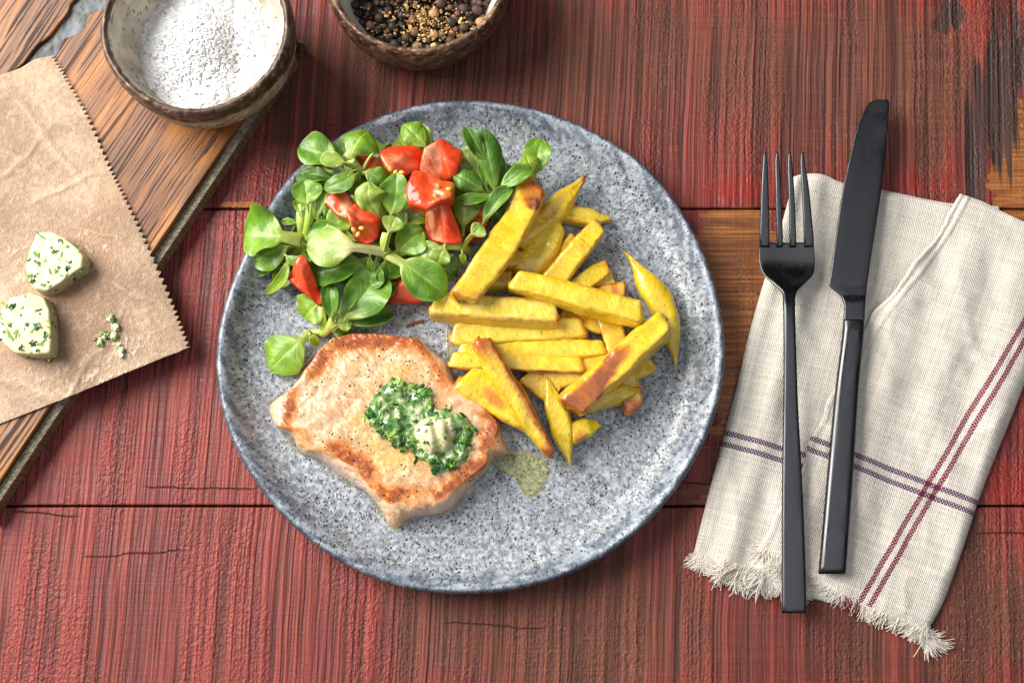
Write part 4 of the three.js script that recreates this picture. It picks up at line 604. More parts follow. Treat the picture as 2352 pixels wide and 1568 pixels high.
{
  const melt = thing('melted_herb_butter', 'green pool of melting parsley butter spread on the pork chop', 'herb butter', P(985, 985, PF + PH));
  const hT = PF + PH, M1 = radialOutline(pts(BP([[300, 470], [420, 330], [560, 230], [660, 200], [720, 280], [830, 260], [920, 300], [1080, 390], [1090, 470], [1060, 560], [1180, 600], [1330, 640], [1480, 680], [1590, 750], [1650, 850], [1630, 960], [1590, 1060], [1580, 1180], [1520, 1330], [1400, 1400], [1330, 1440], [1180, 1460], [1050, 1400], [1060, 1310], [900, 1300], [830, 1200], [800, 1080], [730, 1150], [600, 1090], [480, 1010], [380, 930], [240, 810], [195, 710], [230, 600]]), hT), 300, 3);
  const lump = (x, z) => 0.0018 + 0.0018 * sm(0.35, 0.7, fbm(x * 190 + 4, z * 190, 2)) + 0.0005 * fbm(x * 700, z * 700, 2);
  const inM = (x, z) => { const dx = x - M1.cx, dz = z - M1.cz; return Math.hypot(dx, dz) / M1.r(Math.atan2(dz, dx)); };
  const g = surf(60, 220, (u, v) => { const th = -v * 2 * Math.PI, r = M1.r(th) * (1 + 0.05 * (fbm(Math.cos(th) * 8, Math.sin(th) * 8, 3) - 0.5)), t = Math.max(0.003, u), x = M1.cx + Math.cos(th) * r * t, z = M1.cz + Math.sin(th) * r * t; return [x, porkTop(x, z) - 0.0004 + lump(x, z) * sm(1.0, 0.86, t), z]; }, { wrap: true, color: (u, v, p) => { const n = fbm(p[0] * 380 + 3, p[2] * 380, 3), m = fbm(p[0] * 160 + 9, p[2] * 160, 3), w = fbm(p[0] * 900, p[2] * 900, 2); let c = mix3([80, 124, 58], [172, 190, 132], sm(0.32, 0.64, n * 0.5 + m * 0.5)); c = mix3(c, [214, 218, 178], sm(0.54, 0.70, w * 0.5 + n * 0.5) * 0.8); c = mix3(c, [40, 84, 30], sm(0.58, 0.7, fbm(p[0] * 520 + 20, p[2] * 520, 2)) * 0.6); return lin(c); } });
  part('butter_pool', g, phys({ vertexColors: true, roughness: 0.16, clearcoat: 1, clearcoatRoughness: 0.08 }), melt);
  const r = rng(5); let k = 0;
  while (k < 135) { const th = r() * 6.283, t = Math.pow(r(), 0.42), R = M1.r(th) * t, x = M1.cx + Math.cos(th) * R, z = M1.cz + Math.sin(th) * R, [px, py] = toPx(x, hT, z), bx = (px - 798.8) / 0.17921, by = (py - 828.4) / 0.17921; if (blob(bx, by, 840, 640, 170, 130) > 0.4 && r() < 0.75) continue; if (blob(bx, by, 1120, 960, 240, 250) > 0.55) continue; const s = 0.0008 + 0.0019 * r() * r() + (t > 0.8 ? 0.0006 * r() : 0); flake(melt, V(x, porkTop(x, z) + lump(x, z) * sm(1, 0.86, t) + s * 0.04, z), s, r, 0.26); k++; }
  for (const [bx, by, s] of [[660, 270, 2.9], [600, 330, 2.6], [950, 340, 2.5], [980, 400, 2.3], [420, 330, 1.4], [1040, 400, 1.8], [860, 340, 2], [240, 700, 1.7], [290, 640, 2], [430, 940, 2.2], [680, 1110, 2], [640, 960, 2.1], [1520, 1060, 2.3], [1130, 1300, 2.5], [1150, 1370, 2.3], [1110, 1420, 2.2], [870, 1290, 1.8], [1330, 1350, 2], [1500, 1260, 1.8], [1480, 700, 1.7], [1600, 860, 1.7]]) { const q = P(...BP([[bx, by]])[0], hT + 0.002); flake(melt, V(q.x, porkTop(q.x, q.z) + 0.0026, q.z), s * MM, r, 0.5); }
  const dC = P(...BP([[1110, 975]])[0], hT + 0.006);
  // the firm dollop that has not melted yet
  const D = radialOutline(pts(BP([[1000, 720], [1180, 700], [1350, 700], [1390, 800], [1385, 940], [1330, 1100], [1250, 1170], [1140, 1180], [1060, 1235], [960, 1150], [880, 1040], [830, 920], [860, 810], [930, 750]]), hT + 0.004), 240, 4);
  const dol = thing('butter_dollop', 'firm cream coloured herb butter dollop on top of the pork', 'butter', V(D.cx, porkTop(D.cx, D.cz) + 0.0006, D.cz));
  const dh = (x, z, t) => { const s = (x - D.cx) * 0.93 + (z - D.cz) * -0.3; return 0.0072 * Math.pow(Math.max(0, 1 - t * t), 0.5) * (1 - 0.30 * Math.exp(-(((s - 0.0005) / 0.0016) ** 2)) - 0.2 * Math.exp(-(((s - 0.0062) / 0.0012) ** 2))) + 0.0008 * (fbm(x * 300, z * 300, 2) - 0.5); };
  const dg = surf(44, 120, (u, v) => { const th = -v * 2 * Math.PI, t = Math.max(0.004, Math.min(1, u * 1.06)), R = D.r(th) * t, x = D.cx + Math.cos(th) * R, z = D.cz + Math.sin(th) * R; return [x, porkTop(x, z) + 0.0008 + dh(x, z, t), z]; }, { wrap: true, color: (u, v, p) => { const n = fbm(p[0] * 260, p[2] * 260, 3); return lin(mix3([198, 192, 134], [222, 218, 182], n)); } });
  part('butter', dg, phys({ vertexColors: true, roughness: 0.28, clearcoat: 0.4, clearcoatRoughness: 0.2 }), dol);
  for (let q = 0; q < 34; q++) { const th = r() * 6.283, t = 0.15 + 0.75 * Math.sqrt(r()), R = D.r(th) * t, x = D.cx + Math.cos(th) * R, z = D.cz + Math.sin(th) * R, s = 0.0006 + 0.0014 * r() * r(); flake(dol, V(x, porkTop(x, z) + 0.0009 + dh(x, z, t), z), s, r, 0.6); }
}
// two pats and a crumb on the baking paper
{
  const Q = (list) => list.map(([x, y]) => [0.4247 * x, 488.1 + 0.4247 * y]), r = rng(8);
  const pat = (label, list, hgt, slope, n, seed) => {
    const O = radialOutline(pts(Q(list), BH + hgt * 0.7), 200, 3), y0 = paperTop(O.cx, O.cz) + 0.0002, t_ = thing('butter_pat', label, 'butter', V(O.cx, y0, O.cz), 'herb butter pats on the paper');
    const top = (x, z) => y0 + hgt + slope[0] * (x - O.cx) + slope[1] * (z - O.cz) + 0.0005 * (fbm(x * 300 + seed, z * 300, 2) - 0.5);
    const rows = [0.002, 0.12, 0.24, 0.36, 0.48, 0.6, 0.7, 0.78, 0.85, 0.9, 0.94, 0.97, 0.99, 1.0, 1.005, 1.01, 1.0, 0.97, 0.6], ys = [1, 1, 1, 1, 1, 1, 1, 1, 1, 1, 0.99, 0.96, 0.9, 0.75, 0.5, 0.22, 0.04, 0, 0];
    const g = surf(rows.length - 1, 150, (u, v) => { const i = Math.round(u * (rows.length - 1)), th = -v * 2 * Math.PI, R = O.r(th) * rows[i] * (1 + 0.02 * (fbm(Math.cos(th) * 9 + seed, i * 0.5, 2) - 0.5)), x = O.cx + Math.cos(th) * R, z = O.cz + Math.sin(th) * R; return [x, lerp(y0, top(x, z), ys[i]), z]; }, { wrap: true, color: (u, v, p) => { const k = fbm3(p[0] * 240 + seed, p[1] * 400, p[2] * 240, 3), m = vn3(p[0] * 800, p[1] * 800, p[2] * 800); let c = mix3([188, 180, 132], [212, 206, 172], k); c = mix3(c, [150, 170, 104], sm(0.74, 0.84, m) * 0.25); return lin(c); } });
    part('butter', g, phys({ vertexColors: true, roughness: 0.38, clearcoat: 0.2, clearcoatRoughness: 0.3 }), t_);
    for (let k = 0; k < n; k++) { const th = r() * 6.283, q = 0.96 * Math.sqrt(r()), R = O.r(th) * q, x = O.cx + Math.cos(th) * R, z = O.cz + Math.sin(th) * R, s = 0.0008 + 0.0022 * r() * r(); flake(t_, V(x, top(x, z) + s * 0.08, z), s, r, 0.15); }
    for (let k = 0; k < n * 0.6; k++) { const th = -0.9 + 2.6 * r(), x = O.cx + Math.cos(th) * O.r(th) * 1.0, z = O.cz + Math.sin(th) * O.r(th) * 1.0; flake(t_, V(x, y0 + hgt * (0.1 + 0.8 * r()), z), 0.0005 + 0.0008 * r(), r, 1.2); }
  };
  pat('herb butter pat with squarish corners, farther from the paper crumb', [[215, 118], [300, 115], [370, 150], [440, 210], [472, 250], [462, 310], [410, 345], [340, 400], [268, 440], [200, 430], [165, 360], [150, 300], [175, 210]], 0.0105, [0, 0], 34, 1);
  pat('rounder herb butter pat with a flat cut side facing the paper crumb', [[75, 470], [190, 442], [258, 470], [288, 540], [300, 690], [292, 775], [210, 782], [100, 775], [0, 690], [-6, 580], [40, 510]], 0.0105, [0, 0], 38, 4);
  const crumb = (label, list) => { const p0 = P(...Q([list[0]])[0], BH), c = thing('butter_crumb', label, 'crumb', V(p0.x, paperTop(p0.x, p0.z), p0.z), 'butter crumbs on the paper');
    const gs = list.map(([x, y, s]) => { let g = new THREE.IcosahedronGeometry(1, 2); g.deleteAttribute('uv'); g.deleteAttribute('normal'); g = mergeVertices(g, 1e-4); const p = g.attributes.position, q = P(...Q([[x, y]])[0], BH + 0.001), b = paperTop(q.x, q.z); for (let i = 0; i < p.count; i++) { const k = 0.35 + 0.95 * vn3(p.getX(i) * 2.1 + x, p.getY(i) * 2.1, p.getZ(i) * 2.1 + y); p.setXYZ(i, q.x + p.getX(i) * k * s * MM * 0.9, b + 0.0003 + (p.getY(i) * k * 0.6 + 0.45) * s * MM, q.z + p.getZ(i) * k * s * MM); } g.computeVertexNormals(); return g; });
    part('butter', mergeGeometries(gs), phys({ color: new THREE.Color().setRGB(...lin([236, 230, 196])), roughness: 0.4 }), c);
    for (const [x, y, s, nf] of list) for (let k = 0; k < (nf ?? 4) * 1.6; k++) { const q = P(...Q([[x + (r() - 0.5) * 34, y + (r() - 0.5) * 34]])[0], BH + 0.001); flake(c, V(q.x, paperTop(q.x, q.z) + s * 0.0006 + 0.0006 * r(), q.z), 0.0006 + 0.0009 * r(), r, 0.8); } };
  crumb('crumbled bit of herb butter with much parsley on the brown paper', [[600, 575, 2.0, 9], [625, 620, 2.4, 10], [615, 670, 2.0, 6], [570, 670, 1.6, 7], [540, 700, 1.7, 9]]);
  crumb('small pale butter crumb with one parsley scrap near the paper edge', [[650, 745, 1.7, 3], [655, 768, 1.5, 1], [640, 715, 1.1, 0]]);
  crumb('tiny herb butter scrap stuck to the corner of the rounder pat', [[272, 770, 2.4, 9], [265, 790, 1.6, 3]]);
}

// ---------- tomato pieces ----------
const tomMat = phys({ vertexColors: true, roughness: 0.34, clearcoat: 0.45, clearcoatRoughness: 0.12, transmission: 0.22, thickness: 0 });
const seedGeo = new THREE.SphereGeometry(1, 14, 10).scale(0.0014, 0.0007, 0.0010), seedMat = phys({ color: new THREE.Color().setRGB(...lin([238, 176, 70])), roughness: 0.25, clearcoat: 0.6, clearcoatRoughness: 0.1 });
const smin = (a, b, k = 0.16) => { const h = Math.max(k - Math.abs(a - b), 0) / k; return Math.min(a, b) - h * h * k * 0.25; };
function tomato(label, list, h0, h1, o = {}) { // outline, underside and top heights in mm; o.ridge = direction in degrees the skin side faces
  const O = radialOutline(pts(list, (h0 + (h1 - h0) * 0.6) * MM), 200, 5), y0 = h0 * MM, H = (h1 - h0) * MM, sd = list[0][0], ra = (o.ridge ?? 40) * Math.PI / 180, tilt = o.tilt ?? 0.35, R0_ = O.r(0);
  const rows = [0.003, 0.1, 0.2, 0.3, 0.4, 0.5, 0.6, 0.7, 0.78, 0.85, 0.91, 0.95, 0.98, 1.0, 0.995, 0.96, 0.9, 0.75, 0.4, 0.02], ys = [1, 1, 1, 1, 1, 0.995, 0.99, 0.985, 0.98, 0.97, 0.955, 0.93, 0.86, 0.66, 0.40, 0.2, 0.08, 0.02, 0, 0];
  const g = surf(rows.length - 1, 130, (u, v) => { const i = Math.round(u * (rows.length - 1)), th = -v * 2 * Math.PI, R = O.r(th) * rows[i], dx = Math.cos(th) * R, dz = Math.sin(th) * R, s = (dx * Math.cos(ra) + dz * Math.sin(ra)) / R0_, up = i < 14 ? 1 : 0;
    const r2 = ra + (o.turn ?? 2.0), s3 = (dx * Math.cos(r2) + dz * Math.sin(r2)) / R0_, plane = smin(smin(1 - tilt * 0.55 * (s + 0.6), 1.06 - (tilt + 0.25) * (s3 + 0.15)), 1.02), dent = (o.dent ?? 0.10) * Math.exp(-(((s + 0.15) / 0.35) ** 2)) * sm(0.9, 0.3, rows[i]), f = ys[i] * (up ? Math.max(0.3, plane) - dent : 0.6) / (up ? 1 : 0.6) + up * 0.05 * (fbm(dx * 300 + sd, dz * 300, 2) - 0.5); return [O.cx + dx, y0 + Math.max(0, f) * H, O.cz + dz]; },
    { wrap: true, color: (u, v, p) => { const i = Math.round(u * (rows.length - 1)), dx = p[0] - O.cx, dz = p[2] - O.cz, s = (dx * Math.cos(ra) + dz * Math.sin(ra)) / R0_, q = (-dx * Math.sin(ra) + dz * Math.cos(ra)) / R0_, n = fbm3(p[0] * 300 + sd, p[1] * 300, p[2] * 300, 3), m = fbm(s * 5 + sd, q * 1.2, 3), pulp = Math.min(1, (o.pulp ?? 0.5) + 0.25);
      let c = mix3([222, 54, 18], [244, 94, 42], n); const fl = sm(0.45, -0.2, s) * (i < 12 ? 1 : 0); c = mix3(c, mix3([232, 92, 44], [246, 168, 124], sm(0.38, 0.62, m)), fl * pulp); c = mix3(c, [242, 178, 136], fl * pulp * sm(0.62, 0.74, fbm(s * 9, q * 3 + sd, 3)) * 0.7);
      if (o.seed) { const [a, b] = o.seed, k = Math.exp(-(((s - a) / 0.22) ** 2) - (((q - b) / 0.22) ** 2)); c = mix3(c, [240, 150, 30], k * 0.85); }
      return lin(c); } });
  const m = solo('tomato_piece', g, tomMat, label, 'tomato', 'diced tomato pieces in the salad');
  for (const [sx, sy, k] of o.seeds ?? []) { const q = P(sx, sy, (h1 - 2.0) * MM), sg = new THREE.Mesh(seedGeo, seedMat); sg.name = 'seed'; sg.position.set(q.x - m.position.x, q.y - m.position.y, q.z - m.position.z); sg.rotation.set(0.3, k * 2.1, 0.2); sg.castShadow = sg.receiveShadow = true; m.add(sg); }
  return m;
}
tomato('tomato piece half buried beneath the round topped lettuce leaf', [[812, 358], [868, 358], [892, 384], [880, 408], [840, 402], [815, 385]], 14, 27, { ridge: 200 });
tomato('wide tomato wedge between lettuce and the peaked tomato piece, seeds along its side', [[868, 354], [892, 337], [945, 330], [974, 344], [970, 376], [934, 398], [912, 410], [886, 392]], 22, 39, { ridge: -80, seed: [-0.8, -0.5], tilt: 0.5, seeds: [[896, 388, 1], [908, 396, 2], [922, 396, 3]] });
tomato('peaked tomato piece with a wet pale flesh patch', [[974, 346], [1016, 320], [1066, 352], [1052, 398], [1024, 414], [992, 408], [962, 392]], 24, 40, { ridge: -20, pulp: 0.85, tilt: 0.3 });
tomato('large central tomato cube with an orange seedy corner', [[950, 386], [988, 396], [1018, 416], [1046, 418], [1042, 462], [1012, 472], [982, 490], [938, 474], [930, 440]], 28, 46, { ridge: 170, seed: [-0.9, -0.15], pulp: 0.3, tilt: 0.25, seeds: [[1006, 428, 1], [1018, 446, 2], [1030, 434, 3], [1000, 450, 4]] });
tomato('boxy tomato piece with a pale streaked face touching the pale stems', [[982, 474], [1006, 461], [1032, 465], [1052, 515], [1064, 552], [1020, 553], [984, 544], [974, 518]], 26, 42, { ridge: 0, pulp: 1.0, tilt: 0.55 });
tomato('matte red tomato wedge leaning behind the rounded seedy tomato', [[738, 462], [768, 434], [800, 440], [820, 470], [806, 512], [776, 500]], 20, 34, { ridge: 200, pulp: 0.7, tilt: 0.3 });
tomato('rounded tomato piece with a golden seed spot in front', [[797, 494], [816, 466], [850, 472], [874, 500], [868, 534], [844, 556], [812, 544]], 24, 41, { ridge: -40, seed: [-0.35, 0.55], pulp: 0.35, tilt: 0.4, seeds: [[812, 528, 1], [822, 538, 2], [830, 524, 3]] });
tomato('smooth tapering tomato wedge lying skin up over the round yellow green leaf', [[692, 587], [708, 596], [724, 640], [736, 682], [735, 702], [694, 668], [656, 636]], 15, 29, { ridge: 30, pulp: 0.15, tilt: 0.5, dent: 0 });
tomato('glossy tomato wedge lying skin up on the plate beneath large leaf', [[892, 628], [932, 628], [968, 662], [987, 686], [960, 694], [915, 694], [866, 688]], 5.6, 19, { ridge: 80, tilt: 0.6, dent: 0 });
tomato('small tomato piece tucked under the leaf that touches the scorched fry', [[1078, 490], [1112, 482], [1124, 510], [1104, 545], [1072, 555]], 7, 22, { ridge: 90 });

// ---------- lamb's lettuce ----------
const leafTex = bake(640, 320, (u, v) => { const t = u, x = (v - 0.5) * 2, ax = Math.abs(x); const f = (t - 0.30 * ax + 0.10 * ax * ax + 0.02 * Math.sin(ax * 9)) * 8 + (x > 0 ? 0.4 : 0), q = Math.abs(f - Math.round(f)), sec = Math.exp(-((q / (0.05 + 0.05 * ax)) ** 2)) * sm(0.02, 0.12, ax) * sm(1, 0.6, ax), mid = Math.exp(-((x / 0.045) ** 2)) * sm(1, 0.8, t), n = vn(t * 34, x * 12), ret = sm(0.82, 0.98, 1 - Math.abs(n - 0.5) * 2) * 0.45, m = fbm(t * 9, x * 4, 3), fine = vn(t * 160, x * 70); const k = 0.80 + 0.16 * clamp(sec * 0.32 + mid * 0.8 + ret * 0.3) + 0.14 * (m - 0.5) + 0.06 * (fine - 0.5); return [255 * k, 255 * k, 255 * k * (0.92 + 0.06 * mid), 0.65 - 0.4 * sec - 0.5 * mid - 0.22 * ret + 0.3 * (m - 0.5) + 0.1 * fine]; }, THREE.ClampToEdgeWrapping);
const leafMat = phys({ vertexColors: true, ...leafTex, bumpScale: 0.00024, roughness: 0.40, transmission: 0.36, thickness: 0, clearcoat: 0.4, clearcoatRoughness: 0.22, side: THREE.DoubleSide });
const TONES = { dark: [[34, 96, 6], [80, 146, 14]], mid: [[64, 130, 8], [122, 180, 26]], light: [[104, 164, 14], [168, 212, 54]], lime: [[136, 180, 8], [196, 220, 40]], pale: [[152, 186, 54], [212, 226, 120]], olive: [[110, 132, 16], [164, 176, 48]] };
let leafN = 0;
// base and tip are [x, y, height mm]; w = blade width; o: arch (mm the middle is raised), side (mm the middle swings aside), cup, pet (share that is stalk), roll
function leaf(parent, base, tip, w, tone, o = {}) {
  const A = P(base[0], base[1], base[2] * MM), B = P(tip[0], tip[1], tip[2] * MM), sd = ++leafN * 1.7, d = B.clone().sub(A), L = d.length(), dn = d.clone().normalize(), side = V(0, 1, 0).cross(dn).normalize(), mid = A.clone().lerp(B, 0.55).add(V(0, ((o.arch ?? 2) + 1) * MM * 1.6, 0)).addScaledVector(side, (o.side ?? 0) * MM * 1.6);
  const bez = (t) => A.clone().multiplyScalar((1 - t) ** 2).addScaledVector(mid, 2 * t * (1 - t)).addScaledVector(B, t * t);
  const pet = o.pet ?? 0.3, W = pxw(w * 1.16, base[2] * MM) / 2, cup = (o.cup ?? 0.45) * 1.25, roll = (o.roll ?? 0) * Math.PI / 180, pw = o.pw ?? 0.17, wav = o.wav ?? 0.12, stalk = o.stalk ?? [206, 220, 122], [c0, c1] = TONES[tone];
  const asym = (hash2(leafN, 5) - 0.5) * 0.3, pk = 0.95 + 0.45 * hash2(leafN, 8);
  const width = (t) => { const s = clamp((t - pet) / (1 - pet)), blade = Math.pow(Math.sin(Math.PI * Math.pow(s, pk) * 0.985 + 0.02), 0.62); return Math.max(t < pet + 0.12 ? pw * (1 - 0.25 * t / (pet + 0.1)) : 0, s > 0 ? blade : 0, 0.03) ; };
  const NU = 34, NV = 14;
  const tOf = (u) => u < 0.999 ? Math.min(1, u) : 1;
  const g = shell(NU, NV, (u, v) => {
    const t = tOf(u), c = bez(t), tan = bez(Math.min(1, t + 0.02)).sub(bez(Math.max(0, t - 0.02))).normalize(); let sx = V(0, 1, 0).cross(tan).normalize(), up = tan.clone().cross(sx).normalize(); const tw = roll + (o.twist ?? 0) * (t - 0.5); const s2 = sx.clone().multiplyScalar(Math.cos(tw)).addScaledVector(up, Math.sin(tw)), u2 = up.clone().multiplyScalar(Math.cos(tw)).addScaledVector(sx, -Math.sin(tw));
    const x = (v - 0.5) * 2, wd = W * width(t), bl = sm(pet - 0.05, pet + 0.25, t), rip = wav * (Math.sin(t * 9 + sd + x * 1.3) + 0.7 * Math.sin(t * 17 + sd * 3) * x) * x * x * bl;
    const ang = cup * bl * x, lat = Math.abs(ang) > 1e-4 ? Math.sin(x * cup * bl * 1.2) / (cup * bl * 1.2) : x, lift = (cup * 0.6 * bl * x * x + rip) * wd, rib = -0.00035 * Math.exp(-((x / 0.10) ** 2)) * bl * sm(1, 0.8, t), pet2 = (1 - bl) * 0.28 * x * x * wd, puff = 0.0009 * (fbm(x * 2.2 + sd, t * 5 + sd, 2) - 0.5) * bl * (W / 0.007);
    const p = c.addScaledVector(s2, lat * wd * (1 + asym * Math.sign(x) * bl)).addScaledVector(u2, lift + rib + pet2 + puff); if (p.y < PF + 0.0006) p.y = PF + 0.0006 + 0.0003 * x * x; return [p.x, p.y, p.z];
  }, (u, v) => { const t = u, x = Math.abs(v - 0.5) * 2; return lerp(0.00034, 0.0014, (1 - sm(pet - 0.1, pet + 0.25, t)) * (1 - x * x)) * (x > 0.99 || t > 0.99 ? 0.4 : 1) + (1 - sm(pet, pet + 0.4, t)) * 0.0005 * (1 - x * x); }, { uv: (u, v) => [u, v], color: (u, v, s) => {
    const t = u, x = (v - 0.5) * 2, bl = sm(pet - 0.05, pet + 0.22, t), n = fbm(x * 2 + sd, t * 5 + sd, 3), vein = Math.exp(-((x / 0.07) ** 2)) * sm(1, 0.75, t), f = (t - Math.abs(x) * 0.28) * 7, lat = Math.exp(-(((f - Math.round(f)) / 0.11) ** 2)) * sm(0.05, 0.2, Math.abs(x)) * 0.35;
    let c = mix3(c0, c1, sm(0.2, 0.8, n)); if (s) c = mix3(c, [164, 196, 96], 0.35); c = mix3(c, mix3(c1, [196, 216, 128], 0.6), clamp(vein * 0.75 + lat * 0.7)); c = mix3(c, [188, 212, 98], sm(0.88, 1, Math.abs(x)) * 0.5 * bl); const near = 1 - sm(pet, pet + 0.38, t); c = mix3(c, mix3(c1, stalk, 0.6), near * 0.7); c = mix3(stalk, c, bl); const rib = Math.abs(Math.sin(x * 9)) * (1 - bl); c = mix3(c, [182, 204, 100], rib * 0.45);
    c = lin(c); return [Math.min(0.9, c[0] * 1.3), Math.min(0.9, c[1] * 1.42), c[2] * 1.15]; } });
  return part('leaf', g, leafMat, parent);
}
function stem(parent, list, r0, r1) {
  const pt = list.map(([x, y, h]) => P(x, y, h * MM)), cv = new THREE.CatmullRomCurve3(pt), fr = cv.computeFrenetFrames(24, false);
  const g = surf(24, 12, (u, v) => { const p = cv.getPoint(u), i = Math.round(u * 24), a = -v * 2 * Math.PI, r = lerp(r0, r1, u) * 0.82 * MM * (1 + 0.12 * Math.cos(a * 3)); p.addScaledVector(fr.normals[i], Math.cos(a) * r).addScaledVector(fr.binormals[i], Math.sin(a) * r * 0.8); return [p.x, Math.max(PF + 0.0004, p.y), p.z]; }, { wrap: true, cap: true, color: (u, v, p) => lin(mix3([168, 194, 78], [214, 226, 142], sm(0.3, 0.7, vn(v * 12, u * 2)))) });
  return part('stem', g, phys({ vertexColors: true, roughness: 0.4 }), parent);
}
const sprig = (label, x, y) => { const p = P(x, y, PF); return thing('lettuce_sprig', label, 'lettuce', V(p.x, PF, p.z), 'lettuce sprigs in the salad'); };
{ // hidden under the tomatoes: low leaves that carry the heap
  const s = sprig('lettuce sprig crushed under the tomatoes in the middle of the salad', 930, 500); stem(s, [[930, 520, 6.5], [925, 490, 14], [915, 460, 20]], 2.2, 1.6);
  leaf(s, [925, 505, 12], [1000, 420, 18], 80, 'dark', { pet: 0.2 }); leaf(s, [925, 500, 12], [870, 420, 16], 80, 'dark', { pet: 0.2 }); leaf(s, [930, 510, 10], [1040, 520, 16], 80, 'olive', { pet: 0.2 }); leaf(s, [930, 510, 10], [830, 560, 14], 84, 'dark', { pet: 0.2 }); leaf(s, [935, 515, 12], [950, 610, 12], 80, 'mid', { pet: 0.2 }); leaf(s, [920, 500, 14], [790, 470, 15], 80, 'olive', { pet: 0.2 });
  leaf(s, [920, 520, 22], [990, 470, 24], 66, 'olive', { pet: 0.15 }); leaf(s, [940, 545, 23], [900, 480, 25], 50, 'olive', { pet: 0.2 });
}
{
  const s = sprig('lettuce sprig standing beside the plate rim with a domed round leaf', 829, 400); stem(s, [[840, 425, 8], [832, 402, 24], [822, 386, 33], [806, 366, 38]], 2.2, 2.4); stem(s, [[832, 402, 26], [836, 384, 33], [845, 366, 36], [858, 350, 37]], 1.3, 0.8);
  leaf(s, [764, 412, 20], [676, 402, 16], 42, 'dark', { pet: 0.05, cup: 0.2 }); leaf(s, [776, 415, 23], [698, 400, 20], 34, 'dark', { pet: 0.05, cup: 0.3, roll: 14 }); leaf(s, [830, 396, 28], [770, 328, 26], 50, 'dark', { pet: 0.3 });
  leaf(s, [824, 388, 33], [686, 338, 34], 74, 'mid', { pet: 0.32, arch: 3, cup: 0.3 }); leaf(s, [802, 364, 37], [846, 300, 33], 94, 'light', { pet: 0.06, arch: 5, cup: -0.55, pw: 0.3 });
  leaf(s, [818, 384, 35], [736, 362, 38], 38, 'pale', { pet: 0.25, arch: 2, cup: 0.45 }); leaf(s, [826, 398, 33], [744, 431, 33], 42, 'mid', { pet: 0.12, arch: 3, cup: 0.2, side: 2 }); leaf(s, [830, 398, 32], [884, 434, 30], 54, 'mid', { pet: 0.12, arch: 4, cup: -0.3, side: 2 }); leaf(s, [818, 392, 33], [782, 412, 32], 18, 'pale', { pet: 0.1, arch: 3, cup: 0.5 }); leaf(s, [822, 400, 28], [816, 450, 26], 30, 'dark', { pet: 0.2 });
}
{
  const s = sprig('lettuce sprig with one whitish broad leaf rising beside the seedy tomato', 882, 500); stem(s, [[890, 540, 7], [886, 520, 20], [880, 500, 30]], 2, 1.6);
  leaf(s, [896, 505, 30], [908, 398, 38], 60, 'mid', { pet: 0.1, arch: 3, cup: 0.2, side: -2 }); leaf(s, [876, 505, 31], [848, 418, 40], 64, 'pale', { pet: 0.06, arch: 3, cup: -0.25, side: 3 }); leaf(s, [870, 500, 28], [838, 400, 28], 48, 'dark', { pet: 0.1 });
}
{
  const s = sprig('lettuce sprig with tall bare pale stalks near the plate edge', 700, 540); stem(s, [[712, 556, 8], [704, 545, 16], [698, 535, 20]], 3.4, 2.6); stem(s, [[700, 546, 18], [709, 500, 27], [712, 450, 30], [711, 424, 29]], 2.2, 1.2); stem(s, [[694, 542, 17], [690, 510, 24], [688, 470, 25]], 2.3, 1.7); stem(s, [[700, 548, 18], [722, 540, 21], [742, 533, 23]], 2.4, 1.9);
  leaf(s, [711, 500, 26], [700, 414, 30], 64, 'light', { pet: 0.28, cup: 0.2, arch: 2, pw: 0.2 }); leaf(s, [690, 500, 24], [690, 456, 22], 30, 'light', { pet: 0.1 }); leaf(s, [728, 512, 24], [747, 436, 28], 24, 'light', { pet: 0.1, cup: 0.6 }); leaf(s, [738, 536, 23], [802, 500, 26], 62, 'light', { pet: 0.22, pw: 0.3, cup: 0.35, arch: 3 }); leaf(s, [690, 515, 18], [646, 510, 17], 18, 'light', { pet: 0.1 });
  leaf(s, [690, 552, 20], [562, 542, 17], 112, 'light', { pet: 0.25, cup: 0.45, arch: 5, wav: 0.2, pw: 0.26 }); leaf(s, [688, 560, 18], [578, 602, 14], 64, 'light', { pet: 0.2, arch: 4, cup: 0.25, roll: -12 }); leaf(s, [650, 590, 12], [574, 628, 8], 48, 'dark', { pet: 0.1 }); leaf(s, [662, 588, 20], [609, 674, 7], 27, 'lime', { pet: 0.05, arch: 6, side: 6, cup: 0.5 });
  leaf(s, [690, 590, 13], [636, 656, 8], 52, 'olive', { pet: 0.1 }); leaf(s, [690, 596, 16], [620, 606, 14], 34, 'olive', { pet: 0.1 }); leaf(s, [655, 586, 21], [716, 606, 19], 26, 'mid', { pet: 0.05, arch: 4, side: -3, cup: 0.4 });
}
